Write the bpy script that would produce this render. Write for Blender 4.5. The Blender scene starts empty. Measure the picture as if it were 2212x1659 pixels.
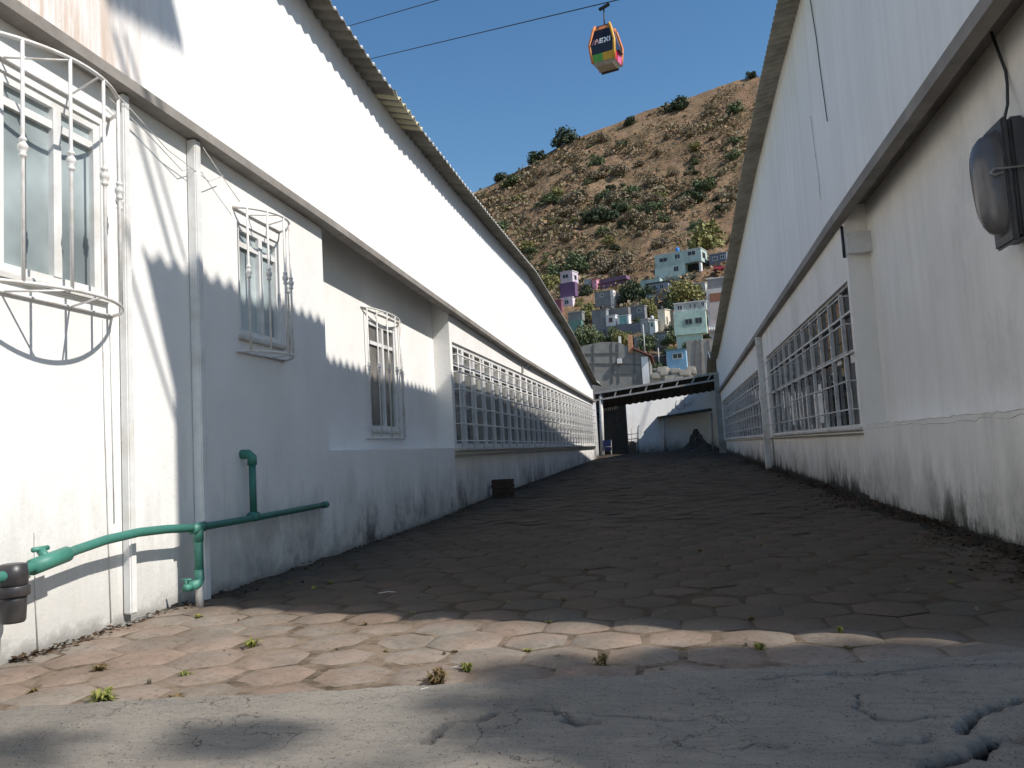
import bpy, bmesh, math, random
import numpy as np
from mathutils import Vector, Matrix, Euler

random.seed(7)
R = math.radians
scene = bpy.context.scene
col = scene.collection

# ------------------------------------------------------------------ camera
F, CX, CY = 1736.0, 1106.0, 829.5          # focal length and centre for a 2212 x 1659 picture


def cam_axes(vx=1458, vy=958, roll=4.2):
    dy = Vector((vx - CX, -(vy - CY), -F)).normalized()
    r = R(roll)
    u = Vector((-math.sin(r), math.cos(r), 0))
    u = (u - u.dot(dy) * dy).normalized()
    return Matrix((dy.cross(u), dy, u))


CM = cam_axes()
cam_d = bpy.data.cameras.new('camera')
cam = bpy.data.objects.new('camera', cam_d)
col.objects.link(cam)
cam.matrix_world = CM.to_4x4()
cam_d.sensor_width = 36.0
cam_d.lens = 36.0 * F / 2212.0
cam_d.clip_start = 0.05
cam_d.clip_end = 3000
scene.camera = cam


def ray(px, py):
    return CM @ Vector(((px - CX) / F, -(py - CY) / F, -1.0))


def onx(px, py, x):
    d = ray(px, py)
    return d * (x / d.x)


def ony(px, py, y):
    d = ray(px, py)
    return d * (y / d.y)


def onz(px, py, z=-0.9):
    d = ray(px, py)
    return d * (z / d.z)


XL, XR = -3.33, 2.33
REC = 0.27


def gz(x, y):                                # ground height of the alley
    k = 0.0165 - (min(max(x, XL), XR) - XL) / (XR - XL) * 0.0068
    return -0.9 + min(max(0.0, y - 8.5), 40) * k


def interp(pts, v):
    if v <= pts[0][0]:
        return pts[0][1]
    for (a, b), (c, d) in zip(pts, pts[1:]):
        if v <= c:
            return b + (d - b) * (v - a) / (c - a)
    return pts[-1][1]


# ------------------------------------------------------------------ materials
def new_mat(name):
    m = bpy.data.materials.new(name)
    m.use_nodes = True
    nt = m.node_tree
    b = nt.nodes['Principled BSDF']
    return m, nt, b


class NT:
    def __init__(self, nt):
        self.nt = nt
        self._pos = None

    def n(self, t, **kw):
        x = self.nt.nodes.new(t)
        for k, v in kw.items():
            if k.startswith('i_'):
                x.inputs[k[2:].replace('_', ' ')].default_value = v
            else:
                setattr(x, k, v)
        return x

    def l(self, a, b):
        self.nt.links.new(a, b)

    def pos(self):
        if not self._pos:
            self._pos = self.n('ShaderNodeNewGeometry').outputs['Position']
        return self._pos

    def objpos(self):
        return self.n('ShaderNodeTexCoord').outputs['Object']

    def noise(self, scale, detail=5, rough=0.6, vec=None, stretch=None, dist=0.0):
        v = vec or self.pos()
        if stretch:
            mp = self.n('ShaderNodeMapping')
            mp.inputs['Scale'].default_value = stretch
            self.l(v, mp.inputs['Vector'])
            v = mp.outputs['Vector']
        t = self.n('ShaderNodeTexNoise')
        t.inputs['Scale'].default_value = scale
        t.inputs['Detail'].default_value = detail
        t.inputs['Roughness'].default_value = rough
        t.inputs['Distortion'].default_value = dist
        self.l(v, t.inputs['Vector'])
        return t.outputs['Fac']

    def math(self, op, a, b=None, c=None, clamp=False):
        t = self.n('ShaderNodeMath', operation=op, use_clamp=clamp)
        for i, v in enumerate((a, b, c)):
            if v is None:
                continue
            if isinstance(v, (int, float)):
                t.inputs[i].default_value = v
            else:
                self.l(v, t.inputs[i])
        return t.outputs[0]

    def remap(self, v, a, b, c=0.0, d=1.0):
        t = self.n('ShaderNodeMapRange')
        self.l(v, t.inputs['Value'])
        t.inputs['From Min'].default_value = a
        t.inputs['From Max'].default_value = b
        t.inputs['To Min'].default_value = c
        t.inputs['To Max'].default_value = d
        return t.outputs['Result']

    def mix(self, f, a, b, blend='MIX'):
        t = self.n('ShaderNodeMix', data_type='RGBA', blend_type=blend)
        for i, v in ((0, f), (6, a), (7, b)):
            if isinstance(v, (int, float)):
                t.inputs[i].default_value = v
            elif isinstance(v, tuple):
                t.inputs[i].default_value = (v[0], v[1], v[2], 1)
            else:
                self.l(v, t.inputs[i])
        return t.outputs[2]

    def bump(self, h, strength, dist, bsdf):
        t = self.n('ShaderNodeBump')
        t.inputs['Strength'].default_value = strength
        t.inputs['Distance'].default_value = dist
        self.l(h, t.inputs['Height'])
        self.l(t.outputs['Normal'], bsdf.inputs['Normal'])

    def sep(self, v=None):
        t = self.n('ShaderNodeSeparateXYZ')
        self.l(v or self.pos(), t.inputs[0])
        return t.outputs


def rough(b, v, spec=0.3):
    b.inputs['Roughness'].default_value = v
    b.inputs['Specular IOR Level'].default_value = spec


def simple(name, c, r=0.6, var=0.25, scale=6.0, metal=0.0, spec=0.3, bump=0.0, obj=False, dirt=None):
    m, nt, b = new_mat(name)
    t = NT(nt)
    vec = t.objpos() if obj else None
    n1 = t.noise(scale, 6, 0.65, vec)
    n1 = t.remap(n1, 0.3, 0.7)
    dk = tuple(x * (1 - var) for x in c)
    lt = tuple(min(1, x * (1 + var * 0.5)) for x in c)
    cc = t.mix(n1, dk, lt)
    if dirt:
        n2 = t.remap(t.noise(scale * 0.35, 8, 0.7, vec), 0.5, 0.72)
        cc = t.mix(n2, cc, dirt)
    t.l(cc, b.inputs['Base Color'])
    rough(b, r, spec)
    b.inputs['Metallic'].default_value = metal
    if bump:
        t.bump(t.noise(scale * 6, 5, 0.6, vec), bump, 0.01, b)
    return m


def plaster(name, base, moss=1.0, warm=0.5, streak=0.35, ground=True, stain=0.5):
    m, nt, b = new_mat(name)
    t = NT(nt)
    big = t.remap(t.noise(0.9, 5, 0.6), 0.35, 0.7)
    cc = t.mix(big, tuple(x * 0.9 for x in base), base)
    st = t.remap(t.noise(1.0, 8, 0.7, stretch=(3.2, 3.2, 0.28)), 0.48, 0.75)
    st = t.math('MULTIPLY', st, streak)
    cc = t.mix(st, cc, (base[0] * 0.62, base[1] * 0.60, base[2] * 0.54))
    sp = t.remap(t.noise(45, 4, 0.7), 0.62, 0.75)
    cc = t.mix(t.math('MULTIPLY', sp, 0.25), cc, (0.25, 0.24, 0.22))
    bl = t.remap(t.noise(0.55, 7, 0.72, stretch=(1, 1, 0.7)), 0.54, 0.74)
    cc = t.mix(t.math('MULTIPLY', bl, stain), cc, (0.36, 0.35, 0.32))
    x, y, z = t.sep()
    if ground:
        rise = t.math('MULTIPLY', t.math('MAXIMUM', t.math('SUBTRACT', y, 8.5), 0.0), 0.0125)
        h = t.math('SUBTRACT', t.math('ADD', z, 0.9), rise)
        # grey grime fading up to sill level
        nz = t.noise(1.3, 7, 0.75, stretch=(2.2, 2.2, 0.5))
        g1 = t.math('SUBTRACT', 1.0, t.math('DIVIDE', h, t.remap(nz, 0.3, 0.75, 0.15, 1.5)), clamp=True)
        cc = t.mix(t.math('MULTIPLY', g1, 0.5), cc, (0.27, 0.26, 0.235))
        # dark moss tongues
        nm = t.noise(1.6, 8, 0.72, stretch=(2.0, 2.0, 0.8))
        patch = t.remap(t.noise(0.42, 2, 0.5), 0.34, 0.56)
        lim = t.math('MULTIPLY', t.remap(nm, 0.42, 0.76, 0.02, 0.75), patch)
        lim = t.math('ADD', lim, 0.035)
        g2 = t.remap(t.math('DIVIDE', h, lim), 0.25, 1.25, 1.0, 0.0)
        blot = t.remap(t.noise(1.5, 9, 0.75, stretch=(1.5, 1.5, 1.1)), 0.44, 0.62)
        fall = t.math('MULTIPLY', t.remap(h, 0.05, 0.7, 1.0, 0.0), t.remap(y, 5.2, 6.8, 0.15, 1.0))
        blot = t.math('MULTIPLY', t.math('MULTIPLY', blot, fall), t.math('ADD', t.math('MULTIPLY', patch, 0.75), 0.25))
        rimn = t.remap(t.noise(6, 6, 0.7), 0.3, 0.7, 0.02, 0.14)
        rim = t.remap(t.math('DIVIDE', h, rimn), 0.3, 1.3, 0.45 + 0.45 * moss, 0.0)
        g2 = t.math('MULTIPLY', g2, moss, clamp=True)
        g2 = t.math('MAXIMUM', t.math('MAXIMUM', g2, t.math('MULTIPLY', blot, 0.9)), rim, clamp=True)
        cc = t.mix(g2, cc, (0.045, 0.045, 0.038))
    t.l(cc, b.inputs['Base Color'])
    rough(b, 0.85, 0.2)
    bn = t.math('ADD', t.noise(38, 6, 0.7), t.math('MULTIPLY', t.noise(2.5, 4), 2.5))
    t.bump(bn, 0.35, 0.012, b)
    return m


def cladding_mat(name, base, rust):
    m, nt, b = new_mat(name)
    t = NT(nt)
    st = t.remap(t.noise(1.0, 8, 0.7, stretch=(6, 6, 0.12)), 0.42, 0.72)
    cc = t.mix(st, base, tuple(x * (0.93 if rust else 0.87) for x in base))
    big = t.remap(t.noise(0.5, 5, 0.6), 0.4, 0.7)
    cc = t.mix(t.math('MULTIPLY', big, 0.12 if rust else 0.3), cc, tuple(x * 0.75 for x in base))
    sp = t.remap(t.noise(26, 2, 0.5), 0.70, 0.76)
    cc = t.mix(t.math('MULTIPLY', sp, 0.35), cc, (0.2, 0.18, 0.16))
    x, y, z = t.sep()
    if rust:
        r1 = t.remap(t.noise(1.0, 7, 0.75, stretch=(5, 5, 0.3)), 0.44, 0.62)
        w = t.remap(y, 3.9, 5.0, 1.0, 0.0)
        up = t.remap(z, 2.3, 3.9, 1.0, 0.15)
        f = t.math('MULTIPLY', t.math('MULTIPLY', r1, w), up, clamp=True)
        cc = t.mix(f, cc, (0.42, 0.22, 0.09))
    else:
        # mould under the eave
        f = t.remap(t.noise(0.8, 6, 0.7, stretch=(1, 1, 0.4)), 0.35, 0.8)
        zz = t.remap(z, 4.2, 7.0, 0.0, 0.55)
        cc = t.mix(t.math('MULTIPLY', f, zz), cc, (0.42, 0.40, 0.27))
    t.l(cc, b.inputs['Base Color'])
    rough(b, 0.7, 0.25)
    t.bump(t.noise(30, 4, 0.6), 0.15, 0.01, b)
    return m


def island_mat(name, cols, r=0.8, noise_scale=8, var=0.3, bump=0.0, trans=0.0, spec=0.2, worldvar=None):
    """colour picked per loose piece of the mesh"""
    m, nt, b = new_mat(name)
    t = NT(nt)
    g = t.n('ShaderNodeNewGeometry')
    cr = t.n('ShaderNodeValToRGB')
    el = cr.color_ramp.elements
    while len(el) < len(cols):
        el.new(0.5)
    for i, c in enumerate(cols):
        el[i].position = i / max(1, len(cols) - 1)
        el[i].color = (*c, 1)
    t.l(g.outputs['Random Per Island'], cr.inputs['Fac'])
    cc = cr.outputs['Color']
    n1 = t.remap(t.noise(noise_scale, 6, 0.7), 0.3, 0.7, 1 - var, 1 + var * 0.6)
    cc = t.mix(1.0, cc, n1, 'MULTIPLY') if False else cc
    mm = t.n('ShaderNodeMix', data_type='RGBA', blend_type='MULTIPLY')
    mm.inputs[0].default_value = 1.0
    t.l(cc, mm.inputs[6])
    cmb = t.n('ShaderNodeCombineColor')
    for i in range(3):
        t.l(n1, cmb.inputs[i])
    t.l(cmb.outputs[0], mm.inputs[7])
    cc = mm.outputs[2]
    if worldvar:
        f = t.remap(t.noise(worldvar[0], 5, 0.7), 0.42, 0.66)
        cc = t.mix(f, cc, worldvar[1])
    t.l(cc, b.inputs['Base Color'])
    rough(b, r, spec)
    if bump:
        t.bump(t.noise(noise_scale * 5, 5, 0.7), bump, 0.01, b)
    return m


def glass_mat(name, c, r=0.06, var=0.5):
    m, nt, b = new_mat(name)
    t = NT(nt)
    oi = t.n('ShaderNodeObjectInfo')
    k = t.remap(oi.outputs['Random'], 0, 1, 1 - var, 1 + var)
    nz = t.remap(t.noise(1.6, 3, 0.5), 0.35, 0.65, 0.55, 1.35)
    k = t.math('MULTIPLY', k, nz)
    cmb = t.n('ShaderNodeCombineColor')
    for i in range(3):
        t.l(t.math('MULTIPLY', k, c[i]), cmb.inputs[i])
    t.l(cmb.outputs[0], b.inputs['Base Color'])
    rough(b, r, 0.6)
    t.bump(t.noise(2.2, 2), 0.03, 0.05, b)
    return m


M = {}
M['wall_l'] = plaster('plaster_left', (0.87, 0.86, 0.835), moss=0.12, streak=0.10, stain=0.12)
M['wall_r'] = plaster('plaster_right', (0.88, 0.845, 0.785), moss=1.0, streak=0.35, stain=0.45)
M['wall_far'] = plaster('plaster_far', (0.78, 0.78, 0.77), moss=0.6, streak=0.2, ground=True, stain=0.2)
M['clad_l'] = cladding_mat('cladding_left', (0.90, 0.895, 0.88), True)
M['clad_r'] = cladding_mat('cladding_right', (0.82, 0.80, 0.77), False)
M['gutter'] = simple('grey_gutter', (0.30, 0.28, 0.255), 0.8, 0.3, 3, bump=0.3, dirt=(0.17, 0.15, 0.13))
M['gutter_r'] = simple('brown_gutter', (0.27, 0.245, 0.215), 0.8, 0.3, 2, bump=0.3, dirt=(0.19, 0.165, 0.14))
M['soffit'] = simple('soffit', (0.50, 0.48, 0.45), 0.9, 0.15, 3, dirt=(0.35, 0.32, 0.29))
M['roof'] = simple('fibre_cement', (0.27, 0.255, 0.215), 0.85, 0.35, 2.5, bump=0.3, dirt=(0.13, 0.12, 0.085))
M['translucent'] = simple('yellowed_sheet', (0.62, 0.58, 0.38), 0.5, 0.2, 4)
M['white'] = simple('white_paint', (0.78, 0.78, 0.77), 0.45, 0.12, 7, spec=0.4, dirt=(0.6, 0.58, 0.53))
M['white_old'] = simple('worn_white_paint', (0.66, 0.65, 0.62), 0.6, 0.2, 5, dirt=(0.42, 0.36, 0.29))
M['grille'] = simple('white_enamel', (0.74, 0.73, 0.72), 0.4, 0.12, 20, spec=0.45, dirt=(0.5, 0.42, 0.33))
M['rodgrey'] = simple('grey_rod', (0.66, 0.66, 0.645), 0.5, 0.2, 12, spec=0.4, dirt=(0.33, 0.25, 0.2))
M['glass_pale'] = glass_mat('curtained_glass', (0.36, 0.42, 0.43), 0.12, 0.12)
M['glass_mid'] = glass_mat('dusty_glass', (0.20, 0.185, 0.16), 0.12, 0.3)
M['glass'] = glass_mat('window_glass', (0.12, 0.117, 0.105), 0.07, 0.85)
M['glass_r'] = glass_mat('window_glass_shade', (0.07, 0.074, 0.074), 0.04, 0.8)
M['dark'] = simple('dark_gap', (0.015, 0.015, 0.015), 0.9, 0.2, 4)
M['green'] = simple('green_plastic', (0.045, 0.185, 0.145), 0.55, 0.2, 5, spec=0.5, dirt=(0.15, 0.23, 0.19))
M['green_lt'] = simple('green_fitting', (0.06, 0.23, 0.175), 0.5, 0.15, 9, spec=0.5)
M['black'] = simple('black_plastic', (0.035, 0.033, 0.036), 0.4, 0.3, 6, spec=0.5, dirt=(0.08, 0.075, 0.07))
M['lamp'] = simple('lamp_grey', (0.07, 0.072, 0.078), 0.5, 0.25, 5, metal=0.2, dirt=(0.13, 0.12, 0.11))
M['cable'] = simple('steel_cable', (0.05, 0.055, 0.065), 0.5, 0.2, 5)
M['brick'] = simple('old_brick', (0.09, 0.06, 0.045), 0.9, 0.4, 9, bump=0.6)
M['steel'] = simple('dull_steel', (0.32, 0.32, 0.31), 0.5, 0.25, 4, metal=0.4, dirt=(0.2, 0.15, 0.11))
M['beam'] = simple('beam_paint', (0.42, 0.40, 0.37), 0.55, 0.25, 4, dirt=(0.25, 0.2, 0.16))
M['sheetdark'] = simple('dark_sheet', (0.055, 0.05, 0.043), 0.6, 0.35, 3, dirt=(0.09, 0.07, 0.05))
M['concrete_far'] = simple('grey_block', (0.27, 0.265, 0.25), 0.9, 0.25, 0.9, bump=0.3, dirt=(0.2, 0.19, 0.17))


def lens_mat():
    m, nt, b = new_mat('lamp_lens')
    t = NT(nt)
    cc = t.mix(t.remap(t.noise(3, 5), 0.35, 0.7), (0.16, 0.16, 0.18), (0.27, 0.25, 0.24))
    t.l(cc, b.inputs['Base Color'])
    rough(b, 0.22, 0.6)
    b.inputs['Transmission Weight'].default_value = 0.45
    return m


M['lens'] = lens_mat()


def concrete_mat():
    m, nt, b = new_mat('rough_concrete')
    t = NT(nt)
    x, y, z = t.sep()
    big = t.remap(t.noise(1.6, 6, 0.65), 0.35, 0.68)
    cc = t.mix(big, (0.45, 0.41, 0.36), (0.66, 0.60, 0.52))
    br = t.remap(t.noise(1.0, 7, 0.75, stretch=(5, 34, 5), dist=0.6), 0.5, 0.68)
    cc = t.mix(t.math('MULTIPLY', br, 0.5), cc, (0.29, 0.28, 0.27))
    pit = t.remap(t.noise(26, 9, 0.85, stretch=(1, 1.6, 1)), 0.56, 0.68)
    cc = t.mix(t.math('MULTIPLY', pit, 0.6), cc, (0.13, 0.127, 0.12))
    sp2 = t.remap(t.noise(95, 3, 0.6), 0.60, 0.66)
    cc = t.mix(t.math('MULTIPLY', sp2, 0.65), cc, (0.07, 0.068, 0.065))
    sp3 = t.remap(t.noise(130, 2, 0.5), 0.64, 0.70)
    cc = t.mix(t.math('MULTIPLY', sp3, 0.5), cc, (0.72, 0.69, 0.64))
    vr = t.n('ShaderNodeTexVoronoi', feature='DISTANCE_TO_EDGE')
    vr.inputs['Scale'].default_value = 1.7
    wv = t.n('ShaderNodeVectorMath', operation='ADD')
    wn_ = t.n('ShaderNodeTexNoise')
    wn_.inputs['Scale'].default_value = 3.5
    wn_.inputs['Detail'].default_value = 8
    t.l(t.pos(), wn_.inputs['Vector'])
    t.l(t.pos(), wv.inputs[0])
    t.l(wn_.outputs['Color'], wv.inputs[1])
    t.l(wv.outputs[0], vr.inputs['Vector'])
    ck = t.remap(vr.outputs['Distance'], 0.002, 0.012, 1.0, 0.0)
    ck = t.math('MULTIPLY', ck, t.remap(t.noise(1.4, 3), 0.48, 0.6), clamp=True)
    cc = t.mix(t.math('MULTIPLY', ck, 0.75), cc, (0.05, 0.048, 0.045))
    brn = t.remap(t.noise(0.8, 4, 0.6), 0.5, 0.75)
    cc = t.mix(t.math('MULTIPLY', brn, 0.35), cc, (0.44, 0.38, 0.32))
    # cracks and holes are low in the mesh: coloured darker there
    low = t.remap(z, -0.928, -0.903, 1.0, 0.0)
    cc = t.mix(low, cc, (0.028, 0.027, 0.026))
    t.l(cc, b.inputs['Base Color'])
    rough(b, 0.9, 0.15)
    h = t.math('ADD', t.math('MULTIPLY', t.noise(75, 6, 0.8), 1.6), t.math('MULTIPLY', t.noise(1.0, 7, 0.8, stretch=(9, 36, 9)), 2.0))
    t.bump(h, 1.0, 0.03, b)
    return m


M['concrete'] = concrete_mat()


def paver_mat():
    m, nt, b = new_mat('hex_pavers')
    t = NT(nt)
    g = t.n('ShaderNodeNewGeometry')
    cr = t.n('ShaderNodeValToRGB')
    cols = [(0.104, 0.085, 0.064), (0.124, 0.09, 0.066), (0.108, 0.091, 0.071), (0.13, 0.093, 0.069), (0.112, 0.092, 0.07), (0.116, 0.087, 0.064)]
    el = cr.color_ramp.elements
    while len(el) < len(cols):
        el.new(0.5)
    for i, c in enumerate(cols):
        el[i].position = i / (len(cols) - 1)
        el[i].color = (*c, 1)
    t.l(g.outputs['Random Per Island'], cr.inputs['Fac'])
    cc = cr.outputs['Color']
    x, y, z = t.sep()
    # painted sun and shade: dusty paler before the shadow edge, mossy darker beyond
    shadow_edge_y = t.math('ADD', y, t.math('MULTIPLY', x, 0.26))
    sun_dust_tint = t.math('MULTIPLY', t.remap(shadow_edge_y, 3.75, 4.35, 1.0, 0.0), t.remap(t.noise(2.6, 6, 0.7), 0.3, 0.62, 0.35, 1.0))
    cc = t.mix(sun_dust_tint, cc, t.mix(t.remap(t.noise(2.0, 4), 0.4, 0.6), (0.315, 0.235, 0.185), (0.28, 0.245, 0.205)))
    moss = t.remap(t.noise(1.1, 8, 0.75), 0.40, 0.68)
    far = t.remap(shadow_edge_y, 3.9, 5.2, 0.15, 0.8)
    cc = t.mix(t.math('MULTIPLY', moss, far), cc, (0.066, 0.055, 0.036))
    brown = t.remap(t.noise(0.6, 5, 0.6), 0.45, 0.66)
    cc = t.mix(t.math('MULTIPLY', brown, t.remap(y, 5, 9, 0.0, 0.5)), cc, (0.105, 0.075, 0.05))
    fine = t.remap(t.noise(34, 6, 0.75), 0.52, 0.7)
    cc = t.mix(t.math('MULTIPLY', fine, 0.55), cc, (0.055, 0.045, 0.035))
    grit = t.remap(t.noise(120, 2, 0.5), 0.68, 0.74)
    cc = t.mix(t.math('MULTIPLY', grit, 0.4), cc, (0.4, 0.36, 0.3))
    t.l(cc, b.inputs['Base Color'])
    rough(b, 0.9, 0.15)
    h = t.math('ADD', t.noise(42, 6, 0.75), t.math('MULTIPLY', t.noise(9, 4, 0.6), 2.2))
    t.bump(h, 0.5, 0.012, b)
    return m


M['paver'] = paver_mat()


def joint_mat():
    m, nt, b = new_mat('joint_dirt')
    t = NT(nt)
    x, y, z = t.sep()
    n1 = t.remap(t.noise(9, 7, 0.7), 0.32, 0.68)
    cc = t.mix(n1, (0.065, 0.05, 0.034), (0.11, 0.085, 0.06))
    shadow_edge_y = t.math('ADD', y, t.math('MULTIPLY', x, 0.26))
    du = t.math('MULTIPLY', t.remap(shadow_edge_y, 3.75, 4.35, 1.0, 0.0), t.remap(t.noise(5, 6, 0.75), 0.38, 0.56, 0.0, 1.0))  # painted sunlight: joint soil paler up to the building's shadow edge
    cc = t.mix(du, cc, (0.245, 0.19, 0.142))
    t.l(cc, b.inputs['Base Color'])
    rough(b, 0.95, 0.1)
    t.bump(t.noise(60, 6, 0.75), 0.8, 0.012, b)
    return m


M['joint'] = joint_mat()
M['dirt'] = simple('dry_ground', (0.16, 0.125, 0.09), 0.95, 0.4, 0.6, bump=0.3)


def hill_mat():
    m, nt, b = new_mat('dry_hillside')
    t = NT(nt)
    a = t.remap(t.noise(0.035, 7, 0.65), 0.38, 0.64)
    cc = t.mix(a, (0.33, 0.20, 0.12), (0.47, 0.31, 0.19))
    a2 = t.remap(t.noise(0.16, 8, 0.75), 0.42, 0.62)
    cc = t.mix(t.math('MULTIPLY', a2, 0.7), cc, (0.15, 0.12, 0.07))
    rk = t.remap(t.noise(0.33, 6, 0.7), 0.56, 0.68)
    cc = t.mix(rk, cc, (0.30, 0.25, 0.21))
    dk = t.remap(t.noise(0.55, 5, 0.8), 0.55, 0.66)
    cc = t.mix(t.math('MULTIPLY', dk, 0.8), cc, (0.035, 0.03, 0.024))
    gr = t.remap(t.noise(0.05, 5, 0.6), 0.5, 0.68)
    cc = t.mix(t.math('MULTIPLY', gr, 0.5), cc, (0.10, 0.095, 0.04))
    t.l(cc, b.inputs['Base Color'])
    rough(b, 0.95, 0.1)
    t.bump(t.noise(0.5, 8, 0.8), 1.0, 1.6, b)
    return m


M['hill'] = hill_mat()
M['leaf'] = island_mat('shrub_leaves', [(0.08, 0.105, 0.055), (0.15, 0.185, 0.095), (0.115, 0.15, 0.075), (0.19, 0.215, 0.11)], 0.7, 0.4, 0.25)
M['leaf_dark'] = island_mat('dark_leaves', [(0.035, 0.052, 0.032), (0.075, 0.10, 0.055), (0.055, 0.075, 0.04)], 0.7, 0.4, 0.25)
M['leaf_olive'] = island_mat('olive_leaves', [(0.18, 0.18, 0.07), (0.28, 0.26, 0.10), (0.22, 0.22, 0.085), (0.32, 0.29, 0.12)], 0.7, 0.4, 0.25)
M['leaf_dry'] = island_mat('dry_brush', [(0.24, 0.19, 0.13), (0.33, 0.265, 0.18), (0.19, 0.165, 0.10), (0.28, 0.235, 0.19)], 0.8, 0.4, 0.25)
M['bark'] = simple('bark', (0.11, 0.085, 0.06), 0.9, 0.4, 3, bump=0.5)
M['tuft'] = island_mat('dry_tufts', [(0.36, 0.24, 0.15), (0.27, 0.185, 0.115), (0.33, 0.225, 0.14), (0.19, 0.175, 0.095), (0.30, 0.25, 0.195), (0.15, 0.135, 0.085), (0.24, 0.21, 0.11), (0.20, 0.165, 0.105)], 0.9, 0.3, 0.2)
M['weed'] = island_mat('weed_leaves', [(0.20, 0.22, 0.05), (0.12, 0.15, 0.03), (0.30, 0.27, 0.08), (0.09, 0.11, 0.03)], 0.7, 20, 0.2)
M['weed_dry'] = island_mat('dry_weed', [(0.22, 0.15, 0.07), (0.12, 0.08, 0.04), (0.16, 0.13, 0.05)], 0.8, 20, 0.2)
M['litter'] = island_mat('leaf_litter', [(0.075, 0.04, 0.025), (0.045, 0.03, 0.02), (0.11, 0.06, 0.035), (0.05, 0.045, 0.025), (0.15, 0.11, 0.075)], 0.9, 20, 0.3)


# ------------------------------------------------------------------ mesh helpers
class MB:
    def __init__(self):
        self.v, self.f, self.smooth = [], [], []

    def add(self, vs, fs, smooth=False):
        o = len(self.v)
        self.v += [tuple(p) for p in vs]
        self.f += [tuple(i + o for i in f) for f in fs]
        self.smooth += [smooth] * len(fs)
        return self

    def box(self, a, b, mat=None):
        x0, y0, z0 = (min(a[i], b[i]) for i in range(3))
        x1, y1, z1 = (max(a[i], b[i]) for i in range(3))
        vs = [(x0, y0, z0), (x1, y0, z0), (x1, y1, z0), (x0, y1, z0), (x0, y0, z1), (x1, y0, z1), (x1, y1, z1), (x0, y1, z1)]
        if mat is not None:
            vs = [mat @ Vector(p) for p in vs]
        return self.add(vs, [(0, 3, 2, 1), (4, 5, 6, 7), (0, 1, 5, 4), (1, 2, 6, 5), (2, 3, 7, 6), (3, 0, 4, 7)])

    def bbox(self, a, b, bev=0.01, mat=None):
        """box with chamfered edges"""
        bm = bmesh.new()
        bmesh.ops.create_cube(bm, size=1)
        c = [(a[i] + b[i]) / 2 for i in range(3)]
        s = [abs(b[i] - a[i]) for i in range(3)]
        for v in bm.verts:
            v.co = Vector((v.co.x * s[0] + c[0], v.co.y * s[1] + c[1], v.co.z * s[2] + c[2]))
        bmesh.ops.bevel(bm, geom=bm.edges[:], offset=min(bev, min(s) * 0.4), segments=2, affect='EDGES')
        if mat is not None:
            bm.transform(mat)
        bm.verts.index_update()
        self.add([v.co for v in bm.verts], [[v.index for v in f.verts] for f in bm.faces])
        bm.free()
        return self

    def tube(self, pts, r, n=8, cap=True, square=False):
        pts = [Vector(p) for p in pts]
        rs = r if isinstance(r, (list, tuple)) else [r] * len(pts)
        vs, fs = [], []
        up = None
        for i, p in enumerate(pts):
            d = (pts[min(i + 1, len(pts) - 1)] - pts[max(i - 1, 0)])
            if d.length < 1e-9:
                d = Vector((0, 0, 1))
            d.normalize()
            if up is None:
                up = Vector((0, 0, 1)) if abs(d.z) < 0.9 else Vector((1, 0, 0))
            a = d.cross(up)
            if a.length < 1e-4:
                a = d.cross(Vector((0, 1, 0)))
            a.normalize()
            b2 = a.cross(d).normalized()
            up = b2
            for k in range(n):
                t = 2 * math.pi * (k + (0.5 if square else 0)) / n
                vs.append(p + (a * math.cos(t) + b2 * math.sin(t)) * rs[i])
        for i in range(len(pts) - 1):
            for k in range(n):
                k2 = (k + 1) % n
                fs.append((i * n + k, i * n + k2, (i + 1) * n + k2, (i + 1) * n + k))
        if cap:
            fs.append(tuple(range(n - 1, -1, -1)))
            fs.append(tuple((len(pts) - 1) * n + k for k in range(n)))
        return self.add(vs, fs, not square)

    def lathe(self, prof, c, axis=Vector((0, 0, 1)), n=16):
        """prof: (radius, height) along axis"""
        axis = axis.normalized()
        return self.tube([Vector(c) + axis * h for r, h in prof], [max(r, 1e-4) for r, h in prof], n)

    def prism(self, poly, y0, y1, to=lambda a, b, c: (a, c, b)):
        """poly in 2D extruded between y0 and y1"""
        n = len(poly)
        vs = [to(a, b, y0) for a, b in poly] + [to(a, b, y1) for a, b in poly]
        fs = [tuple(range(n)), tuple(range(2 * n - 1, n - 1, -1))]
        for i in range(n):
            j = (i + 1) % n
            fs.append((i, i + n, j + n, j))
        return self.add(vs, fs)

    def mesh(self, name, mat, recalc=True):
        me = bpy.data.meshes.new(name)
        me.from_pydata(self.v, [], self.f)
        me.polygons.foreach_set('use_smooth', self.smooth)
        if recalc:
            bm = bmesh.new()
            bm.from_mesh(me)
            bmesh.ops.recalc_face_normals(bm, faces=bm.faces)
            bm.to_mesh(me)
            bm.free()
        me.materials.append(mat)
        me.update()
        return me

    def build(self, name, mat, parent=None, recalc=True):
        return link(name, self.mesh(name, mat, recalc), parent)


def link(name, me, parent=None):
    o = bpy.data.objects.new(name, me)
    col.objects.link(o)
    if parent is not None:
        o.parent = parent
        o.matrix_parent_inverse = Matrix.Translation(parent_origin(parent)).inverted() if False else Matrix()
    return o


def parent_origin(o):
    return o.matrix_world.translation


def thing(name, label, cat, loc=(0, 0, 0), rotz=0.0, group=None):
    o = bpy.data.objects.new(name, None)
    o.empty_display_size = 0.2
    col.objects.link(o)
    o.location = loc
    o.rotation_euler = (0, 0, rotz)
    o['label'] = label
    o['category'] = cat
    if group:
        o['group'] = group
    return o


def tag(o, label, cat, group=None, kind=None):
    o['label'] = label
    o['category'] = cat
    if group:
        o['group'] = group
    if kind:
        o['kind'] = kind
    return o


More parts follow.
